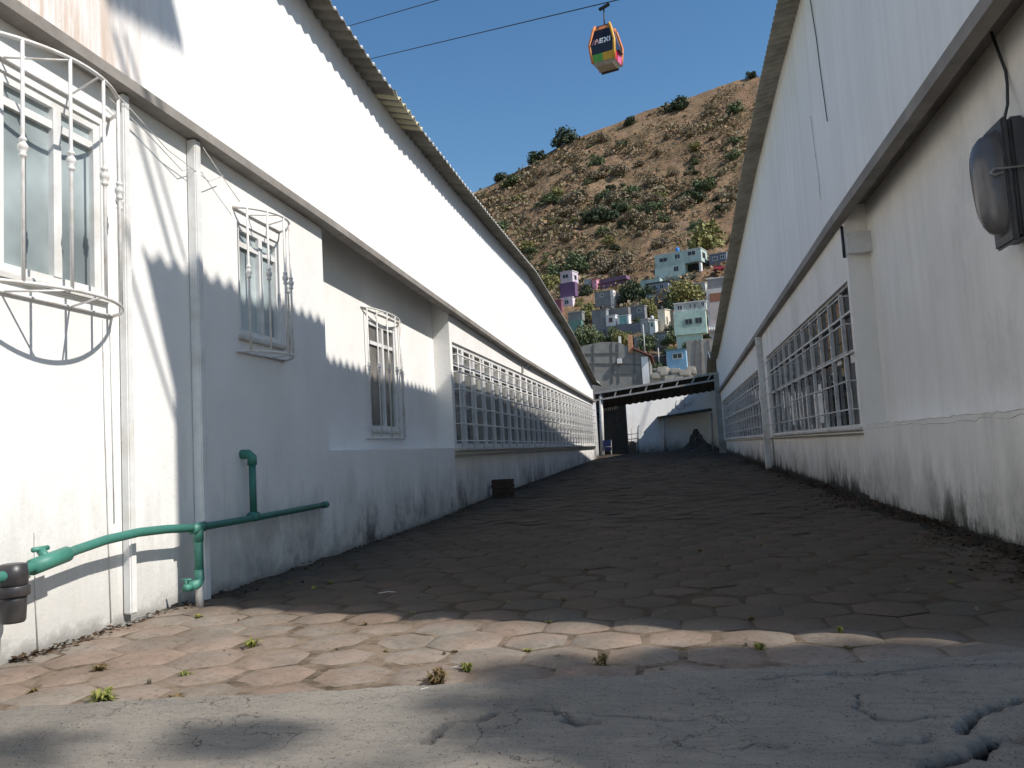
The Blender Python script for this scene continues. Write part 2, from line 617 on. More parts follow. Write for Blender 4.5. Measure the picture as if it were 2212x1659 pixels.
def struct(o, label=None, kind='structure'):
    o['kind'] = kind
    if label:
        o['label'] = label
    return o


def kids(o):
    return [c for c in bpy.data.objects if c.parent == o]


def dup(root, parent=None):
    c = root.copy()
    col.objects.link(c)
    if parent is not None:
        c.parent = parent
    for ch in list(root.children):
        dup(ch, c)
    return c


def fbm(x, y, seed=0, octs=5, rough_=0.5):
    """value noise on numpy arrays"""
    rs = np.random.RandomState(seed)
    out = np.zeros_like(x, dtype=float)
    amp, tot = 1.0, 0.0
    for o in range(octs):
        tab = rs.rand(256, 256)
        xi, yi = np.floor(x).astype(int), np.floor(y).astype(int)
        fx, fy = x - xi, y - yi
        fx, fy = fx * fx * (3 - 2 * fx), fy * fy * (3 - 2 * fy)
        a, b = tab[xi % 256, yi % 256], tab[(xi + 1) % 256, yi % 256]
        c, d = tab[xi % 256, (yi + 1) % 256], tab[(xi + 1) % 256, (yi + 1) % 256]
        out += amp * ((a * (1 - fx) + b * fx) * (1 - fy) + (c * (1 - fx) + d * fx) * fy - 0.5)
        tot += amp
        amp *= rough_
        x, y = x * 2.03 + 17.1, y * 2.03 + 5.7
    return out / tot


def grid_mesh(X, Y, Z, name, mat, smooth=True):
    h, w = X.shape
    vs = np.stack([X.ravel(), Y.ravel(), Z.ravel()], 1)
    i = np.arange(h * w).reshape(h, w)
    q = np.stack([i[:-1, :-1].ravel(), i[:-1, 1:].ravel(), i[1:, 1:].ravel(), i[1:, :-1].ravel()], 1)
    me = bpy.data.meshes.new(name)
    me.vertices.add(len(vs))
    me.vertices.foreach_set('co', vs.ravel())
    me.loops.add(q.size)
    me.loops.foreach_set('vertex_index', q.ravel())
    me.polygons.add(len(q))
    me.polygons.foreach_set('loop_start', np.arange(0, q.size, 4))
    me.polygons.foreach_set('use_smooth', np.full(len(q), smooth))
    me.materials.append(mat)
    me.update(calc_edges=True)
    me.validate()
    return me


# ------------------------------------------------------------------ sky and sun
SUN_EL, SUN_AZ = 43.5, 14.6      # azimuth: degrees behind the +X axis (towards -Y)
sd = Vector((math.cos(R(SUN_EL)) * math.cos(R(SUN_AZ)), -math.cos(R(SUN_EL)) * math.sin(R(SUN_AZ)), math.sin(R(SUN_EL))))
world = bpy.data.worlds.new('World')
scene.world = world
world.use_nodes = True
wn = world.node_tree
bg = wn.nodes['Background']
sky = wn.nodes.new('ShaderNodeTexSky')
sky.sky_type = 'NISHITA'
sky.sun_disc = False
sky.sun_elevation = R(SUN_EL)
sky.sun_rotation = math.atan2(sd.x, sd.y)
sky.altitude = 300
sky.air_density = 1.25
sky.dust_density = 0.4
sky.ozone_density = 1.2
hs = wn.nodes.new('ShaderNodeHueSaturation')
hs.inputs['Saturation'].default_value = 1.28
wn.links.new(sky.outputs[0], hs.inputs['Color'])
wn.links.new(hs.outputs[0], bg.inputs['Color'])
bg.inputs['Strength'].default_value = 0.13
sl = bpy.data.lights.new('sun', 'SUN')
sl.energy = 5.0
sl.angle = R(0.53)
sl.color = (1.0, 0.94, 0.86)
so = bpy.data.objects.new('sun', sl)
col.objects.link(so)
so.rotation_euler = sd.to_track_quat('Z', 'Y').to_euler()
scene.view_settings.view_transform = 'Standard'
scene.view_settings.look = 'None'
scene.view_settings.exposure = 0
scene.cycles.max_bounces = 8
scene.cycles.diffuse_bounces = 5
scene.render.film_transparent = False

# ------------------------------------------------------------------ ground
xs = [-900, -60, -20, -8, -3.5, -1.5, 0.5, 2.6, 8, 20, 60, 900]
ys = [-900, -60, -10, 0, 3, 6, 8.5, 12, 20, 30, 40, 48.5, 60, 120, 900]
X, Y = np.meshgrid(xs, ys)
Z = np.vectorize(lambda a, b: gz(a, b) - 0.11)(X, Y)
struct(link('ground', grid_mesh(X, Y, Z, 'ground', M['dirt'])), 'bare brown ground around the warehouses')


def apron_y(x):                              # line where rough concrete meets the hexagonal pavers
    return 3.33 + 0.19 * x


# hexagonal pavers: one continuous surface
hb = MB()
S = 0.345                                    # across flats
rad = S / math.sqrt(3)
rowh = 1.5 * rad
rp = random.Random(3)
k = 0
yy = 2.4
while yy < 47:
    xx = -4.0 + (S / 2 if k % 2 else 0)
    while xx < 3.2:
        if yy > apron_y(xx) - 0.08 and xx > XL - 0.15 and xx < XR + 0.2:
            g0 = gz(xx, yy)
            tx, ty = rp.gauss(0, 0.012), rp.gauss(0, 0.012)
            dz = rp.gauss(0, 0.003)
            near = yy < 9
            rings = ((1.0, -0.011), (0.94, -0.006), (0.82, -0.001), (0.6, 0.005), (0.3, 0.010)) if near else ((0.99, -0.005), (0.9, 0.0))
            jit = [rp.uniform(0.965, 1.03) for _ in range(6)]
            vs = []
            ph = rp.uniform(-0.03, 0.03)
            for rr, hz in rings:
                for a in range(6):
                    th = math.pi / 6 + a * math.pi / 3 + ph
                    px_, py_ = math.cos(th) * rad * rr * jit[a], math.sin(th) * rad * rr * jit[a]
                    vs.append((xx + px_, yy + py_, g0 + dz + hz + tx * px_ + ty * py_))
            fs = []
            for q in range(len(rings) - 1):
                for a in range(6):
                    fs.append((q * 6 + a, q * 6 + (a + 1) % 6, q * 6 + 6 + (a + 1) % 6, q * 6 + 6 + a))
            fs.append(tuple(range(len(vs) - 6, len(vs))))
            hb.add(vs, fs, True)
        xx += S
    yy += rowh
    k += 1
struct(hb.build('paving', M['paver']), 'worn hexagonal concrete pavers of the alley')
xs = np.linspace(-3.6, 2.8, 140)
ys = np.concatenate([np.linspace(0, 7, 170), np.linspace(7.3, 45, 160)])
X, Y = np.meshgrid(xs, ys)
Y = Y + apron_y(X) - 0.16
Z = np.vectorize(gz)(X, Y) - 0.0055 + 0.016 * fbm(X * 2.6, Y * 2.6, 4, 4)
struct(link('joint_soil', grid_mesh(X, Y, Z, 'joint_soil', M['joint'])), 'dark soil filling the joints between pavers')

# rough concrete apron with cracks
nx, ny = 760, 260
xs = np.linspace(-4.2, 3.2, nx)
ty = np.linspace(0, 1, ny)
X = np.tile(xs, (ny, 1))
edge = apron_y(X) + 0.10 * fbm(X * 2.2, X * 0 + 3, 11, 5, 0.6)
Y = 0.6 + (edge - 0.6) * ty[:, None] ** 0.7
Z = -0.882 + 0.016 * fbm(X * 1.7, Y * 1.7, 1, 4) + 0.010 * fbm(X * 9, Y * 22, 2, 5, 0.6)
Z += -0.006 * np.clip(fbm(X * 5, Y * 30, 8, 4, 0.7) * 6, 0, 1) + 0.007 * fbm(X * 26, Y * 34, 18, 3, 0.7)


def groove(pl, width, depth, seed):
    global Z
    rs = random.Random(seed)
    pts = [onz(a, b, -0.89) for a, b in pl]
    fine = []
    for a, b in zip(pts, pts[1:]):
        for i in range(6):
            f = i / 6
            p = a.lerp(b, f)
            fine.append((p.x + rs.gauss(0, 0.006), p.y + rs.gauss(0, 0.008)))
    fine.append((pts[-1].x, pts[-1].y))
    D = np.full(X.shape, 1e9)
    for (ax, ay), (bx, by) in zip(fine, fine[1:]):
        dx, dy = bx - ax, by - ay
        L2 = dx * dx + dy * dy + 1e-9
        tt = np.clip(((X - ax) * dx + (Y - ay) * dy) / L2, 0, 1)
        D = np.minimum(D, np.hypot(X - ax - tt * dx, Y - ay - tt * dy))
    w = width * 0.72 * (1 + 0.9 * fbm(X * 14, Y * 14, seed + 40, 3))
    Z -= depth * np.exp(-(D / w) ** 2)


groove([(920, 1608), (945, 1590), (972, 1566), (1010, 1562), (1050, 1558), (1068, 1546)], 0.014, 0.05, 1)
groove([(1150, 1535), (1205, 1540), (1238, 1556), (1262, 1562), (1283, 1560)], 0.009, 0.03, 2)
groove([(1240, 1560), (1262, 1565), (1284, 1562)], 0.022, 0.06, 12)
groove([(1284, 1552), (1340, 1550), (1400, 1552), (1450, 1560), (1510, 1558)], 0.007, 0.022, 3)
groove([(2215, 1512), (2160, 1526), (2110, 1548), (2085, 1570), (2080, 1585)], 0.017, 0.06, 4)
groove([(2215, 1600), (2165, 1597), (2130, 1606), (2120, 1628), (2080, 1634), (2040, 1645), (2010, 1662)], 0.024, 0.075, 5)
groove([(1850, 1500), (1862, 1520), (1845, 1535), (1880, 1550), (1905, 1558)], 0.006, 0.02, 6)
groove([(1905, 1556), (1950, 1562), (2000, 1555), (2050, 1556)], 0.008, 0.024, 7)
groove([(1900, 1612), (1960, 1610), (2020, 1602)], 0.012, 0.025, 8)
groove([(700, 1525), (740, 1520), (800, 1512), (850, 1508)], 0.007, 0.02, 9)
groove([(1560, 1620), (1650, 1612), (1700, 1614)], 0.006, 0.018, 10)
groove([(1640, 1470), (1700, 1462), (1790, 1456), (1880, 1460), (1960, 1452), (2060, 1440), (2215, 1436)], 0.014, 0.03, 13)
groove([(400, 1498), (480, 1500), (560, 1506)], 0.006, 0.018, 14)
lip = np.clip((ty[:, None] - 0.975) / 0.025, 0, 1)
Z -= lip * 0.035
struct(link('concrete_apron', grid_mesh(X, Y, Z, 'concrete_apron', M['concrete'])), 'cracked rough grey concrete in the foreground')


# ------------------------------------------------------------------ wall builder
def wall_grid(mb, ybr, zbr, holes, x, inward, reveal):
    """a wall in the plane x, cut by rectangular holes (y0,y1,z0,z1), with reveals going inward"""
    ybr = sorted(set([round(v, 4) for v in ybr] + [round(h[i], 4) for h in holes for i in (0, 1)]))
    zbr = sorted(set([round(v, 4) for v in zbr] + [round(h[i], 4) for h in holes for i in (2, 3)]))
    for a, b in zip(ybr, ybr[1:]):
        for c, d in zip(zbr, zbr[1:]):
            ym, zm = (a + b) / 2, (c + d) / 2
            if any(h[0] < ym < h[1] and h[2] < zm < h[3] for h in holes):
                continue
            mb.add([(x, a, c), (x, b, c), (x, b, d), (x, a, d)], [(0, 1, 2, 3)])
    xi = x + inward * reveal
    for y0, y1, z0, z1 in holes:
        for p, q in (((y0, z0), (y1, z0)), ((y1, z0), (y1, z1)), ((y1, z1), (y0, z1)), ((y0, z1), (y0, z0))):
            mb.add([(x, p[0], p[1]), (x, q[0], q[1]), (xi, q[0], q[1]), (xi, p[0], p[1])], [(0, 1, 2, 3)])


def corrugated(edge, inner, period, amp, n=6):
    """sheet between two curves y->(x,z); returns MB. corrugation runs from edge to inner"""
    mb = MB()
    (y0, y1), fe = edge
    cnt = int((y1 - y0) / period * n)
    th = 0.008
    vs, fs = [], []
    for i in range(cnt + 1):
        y = y0 + (y1 - y0) * i / cnt
        w = amp * math.cos(2 * math.pi * (y - y0) / period)
        ex, ez = fe(y)
        ix, iz = inner(y)
        vs += [(ex, y, ez + w + th), (ix, y, iz + w + th), (ex, y, ez + w - th), (ix, y, iz + w - th)]
    for i in range(cnt):
        a, b = i * 4, i * 4 + 4
        fs += [(a, a + 1, b + 1, b), (a + 2, b + 2, b + 3, a + 3), (a, b, b + 2, a + 2)]
    mb.add(vs, fs, True)
    return mb


def clad(y0, y1, x, zlo, zhi, period=0.25, amp=0.0025, n=6):
    mb = MB()
    cnt = int((y1 - y0) / period * n)
    vs, fs = [], []
    for i in range(cnt + 1):
        y = y0 + (y1 - y0) * i / cnt
        w = amp * math.cos(2 * math.pi * y / period)
        a, b = zlo(y), zhi(y)
        vs += [(x + w, y, a), (x + w, y, (a + b) / 2), (x + w, y, b)]
    for i in range(cnt):
        a, b = i * 3, i * 3 + 3
        fs += [(a, b, b + 1, a + 1), (a + 1, b + 1, b + 2, a + 2)]
    mb.add(vs, fs, True)
    return mb


def ledge(y0, y1, xw, xo, zf, h, step=1.0):
    """a beam following the height curve zf"""
    mb = MB()
    n = max(1, int((y1 - y0) / step))
    vs, fs = [], []
    for i in range(n + 1):
        y = y0 + (y1 - y0) * i / n
        z = zf(y)
        vs += [(xw, y, z), (xo, y, z), (xo, y, z + h), (xw, y, z + h)]
    for i in range(n):
        a, b = i * 4, i * 4 + 4
        for k2 in range(4):
            fs.append((a + k2, a + (k2 + 1) % 4, b + (k2 + 1) % 4, b + k2))
    fs += [(0, 3, 2, 1), (n * 4, n * 4 + 1, n * 4 + 2, n * 4 + 3)]
    return mb.add(vs, fs)


# ------------------------------------------------------------------ left warehouse
LW = thing('warehouse', 'long white warehouse with sunlit wall, bowed window grilles and green pipe, left of the alley', 'warehouse', (0, 0, 0))
LGUT = [(-4, 2.42), (3.4, 2.43), (5.3, 2.40), (7.4, 2.355), (10.7, 2.25), (17.5, 2.063), (25.5, 2.0), (35.4, 1.945)]
EX = -3.03
lep = [onx(a, b, EX) for a, b in [(710, 0), (800, 130), (900, 267), (1000, 395), (1080, 494), (1160, 590), (1240, 722), (1290, 825)]]
LEAVE = [(-4, lep[0].z + 0.05)] + [(p.y, p.z) for p in lep]
LY1 = 34.6
R0, R1 = 7.42, 12.02                        # recess between these
win = {1: (3.46, 4.23, 1.08, 2.16), 2: (5.80, 6.50, 1.06, 1.98), 3: (9.25, 10.25, 0.38, 1.74)}
BAY0, BAYW, NB = 12.16, 0.742, 30
BZ0, BZ1 = 0.13, 1.80
BEND = BAY0 + BAYW * NB
wb = MB()
wall_grid(wb, [-4, R0], [-1.3, 2.6], [win[1], win[2]], XL, -1, 0.14)
wall_grid(wb, [R0, R1], [0.12, 2.72], [win[3]], XL - REC, -1, 0.14)
wall_grid(wb, [R0, R1], [-1.3, 0.12], [], XL, -1, 0)
wb.add([(XL, R0, 0.12), (XL, R1, 0.12), (XL - REC, R1, 0.12), (XL - REC, R0, 0.12)], [(0, 1, 2, 3)])
for yq in (R0, R1):
    wb.add([(XL, yq, 0.12), (XL - REC, yq, 0.12), (XL - REC, yq, 2.72), (XL, yq, 2.72)], [(0, 1, 2, 3)])
wall_grid(wb, [R1, LY1], [0.02, 2.3], [(BAY0, BEND, BZ0, BZ1)], XL, -1, 0.12)
wall_grid(wb, [R1, LY1], [-1.3, 0.02], [], XL - 0.09, -1, 0)
wb.add([(XL, R1, 0.02), (XL, LY1, 0.02), (XL - 0.09, LY1, 0.02), (XL - 0.09, R1, 0.02)], [(0, 1, 2, 3)])
wb.add([(XL, R1, -1.3), (XL - 0.09, R1, -1.3), (XL - 0.09, R1, 0.02), (XL, R1, 0.02)], [(0, 1, 2, 3)])
# far and near end walls, back wall
wb.add([(XL, LY1, -1.3), (-16, LY1, -1.3), (-16, LY1, 2.9), (XL, LY1, 2.9)], [(0, 1, 2, 3)])
wb.add([(XL, -4, -1.3), (-16, -4, -1.3), (-16, -4, 4.4), (XL, -4, 4.4)], [(0, 1, 2, 3)])
wb.add([(-16, -4, -1.3), (-16, LY1, -1.3), (-16, LY1, 4.4), (-16, -4, 4.4)], [(0, 1, 2, 3)])
wb.build('wall', M['wall_l'], LW)
clad(-4, LY1 - 0.02, XL + 0.028, lambda y: interp(LGUT, y) + 0.03, lambda y: interp(LEAVE, y) + 0.10).build('cladding', M['clad_l'], LW, recalc=False)
ledge(-4, LY1 + 0.15, XL - REC - 0.01, XL + 0.02, lambda y: interp(LGUT, y) + 0.30, 0.028, 0.6).build('soffit', M['soffit'], LW)
ledge(-4, LY1 + 0.16, XL + 0.004, XL + 0.125, lambda y: interp(LGUT, y) + 0.008, 0.07, 0.6).build('gutter', M['gutter'], LW)
SL = math.tan(R(14))
le = lambda y: (EX, interp(LEAVE, y))
li = lambda y: (-9.5, interp(LEAVE, y) + 6.4 * SL)
rfl = corrugated(((-4, LY1 + 1.8), le), li, 0.177, 0.020).build('roof', M['roof'], LW)
corrugated(((9.03, 10.1), lambda y: (EX + 0.012, interp(LEAVE, y) + 0.004)), lambda y: (-4.2, interp(LEAVE, y) + 0.004 + 1.18 * SL), 0.177, 0.036).build('translucent_sheet', M['translucent'], rfl)
rb = MB()
rb.add([(-9.5, -4, LEAVE[0][1] + 6.4 * SL), (-9.5, LY1 + 1.8, LEAVE[-1][1] + 6.4 * SL), (-16.3, LY1 + 1.8, LEAVE[-1][1]), (-16.3, -4, LEAVE[0][1])], [(0, 1, 2, 3)])
rb.build('rear_roof', M['roof'], LW)
fb = MB()                                    # bolt caps along the eave
for i in range(int((LY1 + 5) / 0.177)):
    y = -4 + 0.177 * i
    z = interp(LEAVE, y) + 0.034
    fb.lathe([(0.016, -0.01), (0.02, 0.012), (0.012, 0.026), (0.0, 0.03)], (EX - 0.03, y, z + 0.008), n=6)
struct(fb.build('bolt_caps', M['white'], LW), kind='stuff')


def window_frame(y0, y1, z0, z1, x, t=0.05, d=0.05, mullions=(0.5,), trans=()):
    mb = MB()
    mb.box((x - d, y0, z0), (x, y0 + t, z1)).box((x - d, y1 - t, z0), (x, y1, z1))
    mb.box((x - d, y0 + t, z0), (x - 0.002, y1 - t, z0 + t)).box((x - d, y0 + t, z1 - t), (x - 0.002, y1 - t, z1))
    for f in mullions:
        c = y0 + (y1 - y0) * f
        mb.box((x - d, c - t * 0.6, z0 + t), (x + 0.004, c + t * 0.6, z1 - t))
    for f in trans:
        c = z0 + (z1 - z0) * f
        mb.box((x - d, y0 + t, c - t * 0.45), (x - 0.006, y1 - t, c + t * 0.45))
    return mb


def bowed_grille(y0, y1, z0, z1, x, bow, nbar, parent, knob_frac=0.55, r=0.0095):
    mb = MB()

    def arc(z, n=22):
        return [(x + bow * math.sin(math.pi * i / n) ** 0.62, y0 + (y1 - y0) * i / n, z) for i in range(n + 1)]
    for z, drop in ((z1, 0), (z0, 0)):
        mb.tube(arc(z), r * 1.15, 6)
        mb.tube([(x + 0.012, y0, z), (x + 0.012, y1, z)], r * 0.9, 6)
    # flat struts from chord to bow
    for f in (0.3, 0.7):
        yb = y0 + (y1 - y0) * f
        for z in (z0, z1):
            mb.tube([(x + 0.012, yb, z), (x + bow * math.sin(math.pi * (f + (0.12 if f < .5 else -0.12))) ** 0.62, y0 + (y1 - y0) * (f + (0.12 if f < .5 else -0.12)), z)], r * 0.7, 5)
    for i in range(nbar):
        f = (i + 0.5) / nbar
        f = 0.02 + 0.96 * (0.5 - 0.5 * math.cos(math.pi * f)) * 0.6 + 0.4 * f * 0.96
        xb = x + bow * math.sin(math.pi * min(max(f, 0.001), 0.999)) ** 0.62
        yb = y0 + (y1 - y0) * f
        zk = z0 + (z1 - z0) * knob_frac
        mb.lathe([(r, z0 - zk), (r, -0.075), (r, -0.056), (r * 1.05, -0.055), (r * 2.0, -0.047), (r * 2.0, -0.035), (r * 1.3, -0.03), (r * 2.5, -0.012), (r * 2.7, 0.0), (r * 2.5, 0.012), (r * 1.3, 0.03), (r * 2.0, 0.035), (r * 2.0, 0.047), (r * 1.05, 0.055), (r, 0.056), (r, 0.075)] + [(r, z1 - zk)], (xb, yb, zk), n=8)
    g = mb.build('grille', M['grille'], parent)
    return g


def small_window(i, x, label, bow, nbar, gy, glass, trans=()):
    y0, y1, z0, z1 = win[i]
    fr = window_frame(y0, y1, z0, z1, x - 0.012, 0.05, 0.06, (0.55,), trans).build('window', M['white'], LW)
    fr['label'] = label
    MB().box((x - 0.07, y0 + .01, z0 + .01), (x - 0.045, y1 - .01, z1 - .01)).build('pane', glass, fr)
    sb = MB()
    sb.bbox((x - 0.10, y0 - 0.03, z0 - 0.045), (x + 0.03, y1 + 0.03, z0 - 0.003), 0.008)
    sb.build('sill', M['white_old'], fr)
    a, b, c, d = gy
    bowed_grille(a, b, c, d, x, bow, nbar, fr)
    return fr


small_window(1, XL, 'nearest window with large bowed white grille', 0.34, 6, (3.12, 4.31, 0.97, 2.22), M['glass_pale'], (0.86,))
small_window(2, XL, 'middle window with bowed white grille half in shadow', 0.24, 5, (5.74, 6.52, 0.92, 2.08), M['glass_pale'], (0.82,))
small_window(3, XL - REC, 'window with straight white grille set in the recess', 0.14, 6, (9.05, 10.45, 0.27, 1.86), M['glass_mid'], (0.8,))

# the long band of windows: one bay built, the rest copied
b0 = window_frame(0, BAYW, BZ0, BZ1, XL - 0.03, 0.065, 0.06, (), (0.8,)).build('window', M['white'], LW)
b0.location = (0, BAY0, 0)
MB().box((XL - 0.115, 0, BZ0), (XL - 0.085, BAYW, BZ1)).build('pane', M['glass'], b0)
for i in range(1, NB):
    c = dup(b0, LW)
    c.location = (0, BAY0 + BAYW * i, 0)
gb = MB()
for j in range(6):
    z = BZ0 + 0.1 + j * 0.272
    gb.tube([(XL + 0.085, BAY0 - 0.02, z), (XL + 0.085, BEND + 0.02, z)], 0.014, 6)
    for i in range(NB + 1):
        y = BAY0 + BAYW * i
        gb.tube([(XL - 0.05, y, z), (XL + 0.085, y, z)], 0.008, 5)
for i in range(NB + 1):
    y = BAY0 + BAYW * i
    gb.tube([(XL + 0.085, y, BZ0 - 0.02), (XL + 0.085, y, BZ1 - 0.12)], 0.010, 5)
gb.build('security_bars', M['grille'], LW)
MB().bbox((XL - 0.1, BAY0 - 0.15, BZ0 - 0.055), (XL + 0.07, BEND + 0.1, BZ0 - 0.006), 0.01).build('sill', M['white_old'], LW)


def downpipe(pxt, pxb, yhint, label, w, out, parent, x):
    pass


# square downpipes on the near wall
for nm, ya, w, zb in (('downpipe', 4.40, 0.06, -0.84), ('downpipe', 5.16, 0.075, -0.93)):
    mb = MB()
    zt = interp(LGUT, ya)
    mb.bbox((XL + 0.002, ya - w / 2, zb), (XL + w, ya + w / 2, zt), 0.008)
    mb.build(nm, M['white'], LW)
# hanging wires tucked under the gutter
for a, pts in enumerate([[(4.25, 2.33), (4.6, 2.25), (5.0, 2.12), (5.15, 2.2)], [(4.3, 2.37), (4.8, 2.2), (5.3, 2.14), (5.5, 2.25)], [(5.2, 2.36), (5.5, 2.2), (5.7, 2.1)]]):
    o = MB().tube([(XL + 0.05 + 0.02 * a, y, z) for y, z in pts], 0.0032, 5).build('loose_wire', M['white_old'])
    tag(o, ['pale loose wire sagging under the left gutter, lowest of three', 'pale loose wire strung between the two downpipe tops', 'short pale wire hanging past the second downpipe'][a], 'wire', 'loose wires under the left gutter')
# small bracket lamp above the long window band
br = thing('lamp_bracket', 'small dark bracket on the white wall above the long window band', 'bracket', (0, 0, 0))
p = onx(1127, 797, XL)
MB().bbox((XL + 0.001, p.y - 0.06, p.z - 0.09), (XL + 0.03, p.y + 0.06, p.z + 0.09), 0.006).build('plate', M['steel'], br)
MB().tube([(XL + 0.02, p.y, p.z + 0.07), (XL + 0.16, p.y, p.z + 0.07), (XL + 0.17, p.y, p.z - 0.03)], 0.014, 6).build('arm', M['black'], br)

# ------------------------------------------------------------------ green water pipe
WP = thing('water_pipe', 'green plastic water pipe bowed along the foot of the sunlit wall', 'pipe', (0, 0, 0))
px_ = XL + 0.17
path = [onx(a, b, px_) for a, b in [(-160, 1290), (-60, 1262), (0, 1247), (50, 1232), (105, 1212), (165, 1188), (230, 1166), (300, 1150), (360, 1143), (428, 1140)]]
MB().tube(path, 0.027, 12).build('pipe_run', M['green'], WP)
p2 = [onx(428, 1140, px_), onx(445, 1137, XL + 0.14), onx(560, 1117, XL + 0.09), onx(704, 1090, XL + 0.07)]
MB().tube(p2, 0.025, 12).build('pipe_run', M['green'], WP)
tee = path[-1]
fit = MB()
fit.tube([tee + Vector((0, -0.075, -0.004)), tee + Vector((0, 0.075, 0.004))], 0.033, 14)
fit.tube([tee, tee + Vector((0, 0, -0.09))], 0.033, 14)
fit.build('tee', M['green_lt'], WP)
elb = onx(430, 1250, px_)
elb.x, elb.y = tee.x, tee.y
MB().tube([tee, elb], 0.029, 12).build('drop_pipe', M['green'], WP)
fit = MB()
fit.tube([elb + Vector((0, 0, 0.06)), elb + Vector((0, 0, -0.005)), elb + Vector((0, -0.02, -0.03)), elb + Vector((0, -0.1, -0.035))], 0.032, 12)
fit.build('elbow', M['green_lt'], WP)
tp = MB()
q = elb + Vector((0, -0.1, -0.035))
tp.tube([q, q + Vector((0, -0.06, 0.0))], 0.024, 10).tube([q + Vector((0, -0.04, 0.0)), q + Vector((0.0, -0.045, 0.05))], 0.012, 8)
tp.tube([q + Vector((-0.035, -0.045, 0.05)), q + Vector((0.035, -0.045, 0.05))], 0.009, 8)
tp.build('tap', M['green_lt'], WP)
MB().tube([elb + Vector((0, 0, -0.03)), (elb.x, elb.y, -0.93)], 0.026, 12).build('stub_pipe', M['white_old'], WP)
for k, (pts, lab) in enumerate([([(222, 690), (226, 900), (233, 1130), (240, 1345)], 'thin grey wire down the sunlit wall, left of the first downpipe'),
                                ([(238, 700), (243, 930), (247, 1130)], 'second thin wire close to the first downpipe'),
                                ([(75, 1150), (77, 1300), (83, 1425)], 'thin wire dropping from the green valve to the ground')]):
    o = MB().tube([onx(a_, b_, XL + 0.006) for a_, b_ in pts], 0.003, 5).build('wall_wire', M['rodgrey'])
    tag(o, lab, 'wire')
# near tee with small valve
t2 = onx(105, 1212, px_)
dr = (path[5] - path[3]).normalized()
fit = MB()
fit.tube([t2 - dr * 0.11, t2 + dr * 0.13], 0.041, 14)
fit.tube([t2, t2 + Vector((-0.03, -0.02, 0.06))], 0.022, 10)
fit.tube([t2 + Vector((-0.03, -0.07, 0.065)), t2 + Vector((-0.03, 0.03, 0.065))], 0.013, 8)
fit.build('valve', M['green_lt'], WP)
# riser
r0, r1 = onx(548, 1116, XL + 0.09), onx(543, 985, XL + 0.09)
r1.y = r0.y
MB().tube([r0, r1 + Vector((0, 0, -0.05))], 0.027, 12).build('riser', M['green'], WP)
MB().tube([r1 + Vector((0, 0, -0.07)), r1 + Vector((0, 0, -0.01)), r1 + Vector((-0.03, 0, 0.015)), r1 + Vector((-0.10, 0, 0.018))], 0.037, 12).build('elbow', M['green_lt'], WP)
MB().tube([r0 + Vector((0, -0.05, 0.002)), r0 + Vector((0, 0.05, -0.002))], 0.038, 12).build('tee', M['green_lt'], WP)
MB().tube([p2[-1] + Vector((0, -0.05, 0)), p2[-1] + Vector((0, 0.012, 0.0))], 0.032, 12).build('end_cap', M['green_lt'], WP)
# filter canister
FC = thing('filter_canister', 'dark cylindrical filter canister hanging from the green pipe at the left', 'filter', (0, 0, 0))
cc_ = onx(28, 1240, px_)
cb = onx(28, 1345, px_)
hh = cc_.z - cb.z
c0 = Vector((cc_.x, cc_.y, cc_.z))
MB().lathe([(0.047, 0.05), (0.062, 0.045), (0.066, 0.0), (0.066, -0.05), (0.06, -0.055)], c0, n=20).build('head', M['black'], FC)
MB().lathe([(0.072, -0.055), (0.075, -0.06), (0.075, -0.10), (0.07, -0.105)], c0, n=24).build('collar', M['black'], FC)
MB().lathe([(0.06, -0.10), (0.06, -hh * 0.55), (0.055, -hh * 0.95), (0.048, -hh), (0.0, -hh)], c0, n=20).build('bowl', M['black'], FC)

# ------------------------------------------------------------------ right warehouse
RW = thing('warehouse', 'tall grey-white warehouse standing in shade on the right of the alley', 'warehouse', (0, 0, 0))
RGUT = [(-2, 2.70), (5.5, 2.705), (11.2, 2.70), (12.6, 2.675), (40.6, 2.30)]
EXR = 1.95
rep = [onx(a, b, EXR) for a, b in [(1680, 0), (1640, 180), (1600, 380), (1570, 560), (1540, 740), (1533, 778)]]
REAVE = [(0, rep[0].z + 0.22), (5, rep[0].z + 0.20), (9, rep[0].z + 0.08)] + [(p.y, p.z) for p in rep if p.y < 41] + [(41.5, 4.45), (44.6, 3.75), (48, 3.2)]
RY0, RY1 = 3.46, 41.0
RP = 10.78                                   # face of the window block
wb = MB()
wall_grid(wb, [RY0, RP], [0.10, 3.15], [], XR + REC, 1, 0)
wall_grid(wb, [RY0, RP], [-1.3, 0.10], [], XR, 1, 0)
wb.add([(XR, RY0, 0.10), (XR, RP, 0.10), (XR + REC, RP, 0.085), (XR + REC, RY0, 0.085)], [(0, 1, 2, 3)])
wb.add([(XR, RP, -1.3), (XR + REC, RP, -1.3), (XR + REC, RP, 3.15), (XR, RP, 3.15)], [(0, 1, 2, 3)])
RB = [(10.92, 20.4, 0.09, 1.97), (22.0, 39.4, 0.09, 1.86)]
wall_grid(wb, [RP, RY1], [0.0, 2.8], RB, XR, 1, 0.14)
wall_grid(wb, [RP, RY1], [-1.3, 0.0], [], XR + 0.07, 1, 0)
wb.add([(XR, RP, 0.0), (XR, RY1, 0.0), (XR + 0.07, RY1, 0.0), (XR + 0.07, RP, 0.0)], [(0, 1, 2, 3)])
ze = REAVE[0][1]
wb.add([(XR, RY0, -1.3), (16, RY0, -1.3), (16, RY0, ze), (9.2, RY0, ze + 6.9 * 0.21), (XR, RY0, ze)], [(0, 1, 2, 3, 4)])
wb.add([(XR, RY1, -1.3), (16, RY1, -1.3), (16, RY1, 4), (XR, RY1, 4)], [(0, 1, 2, 3)])
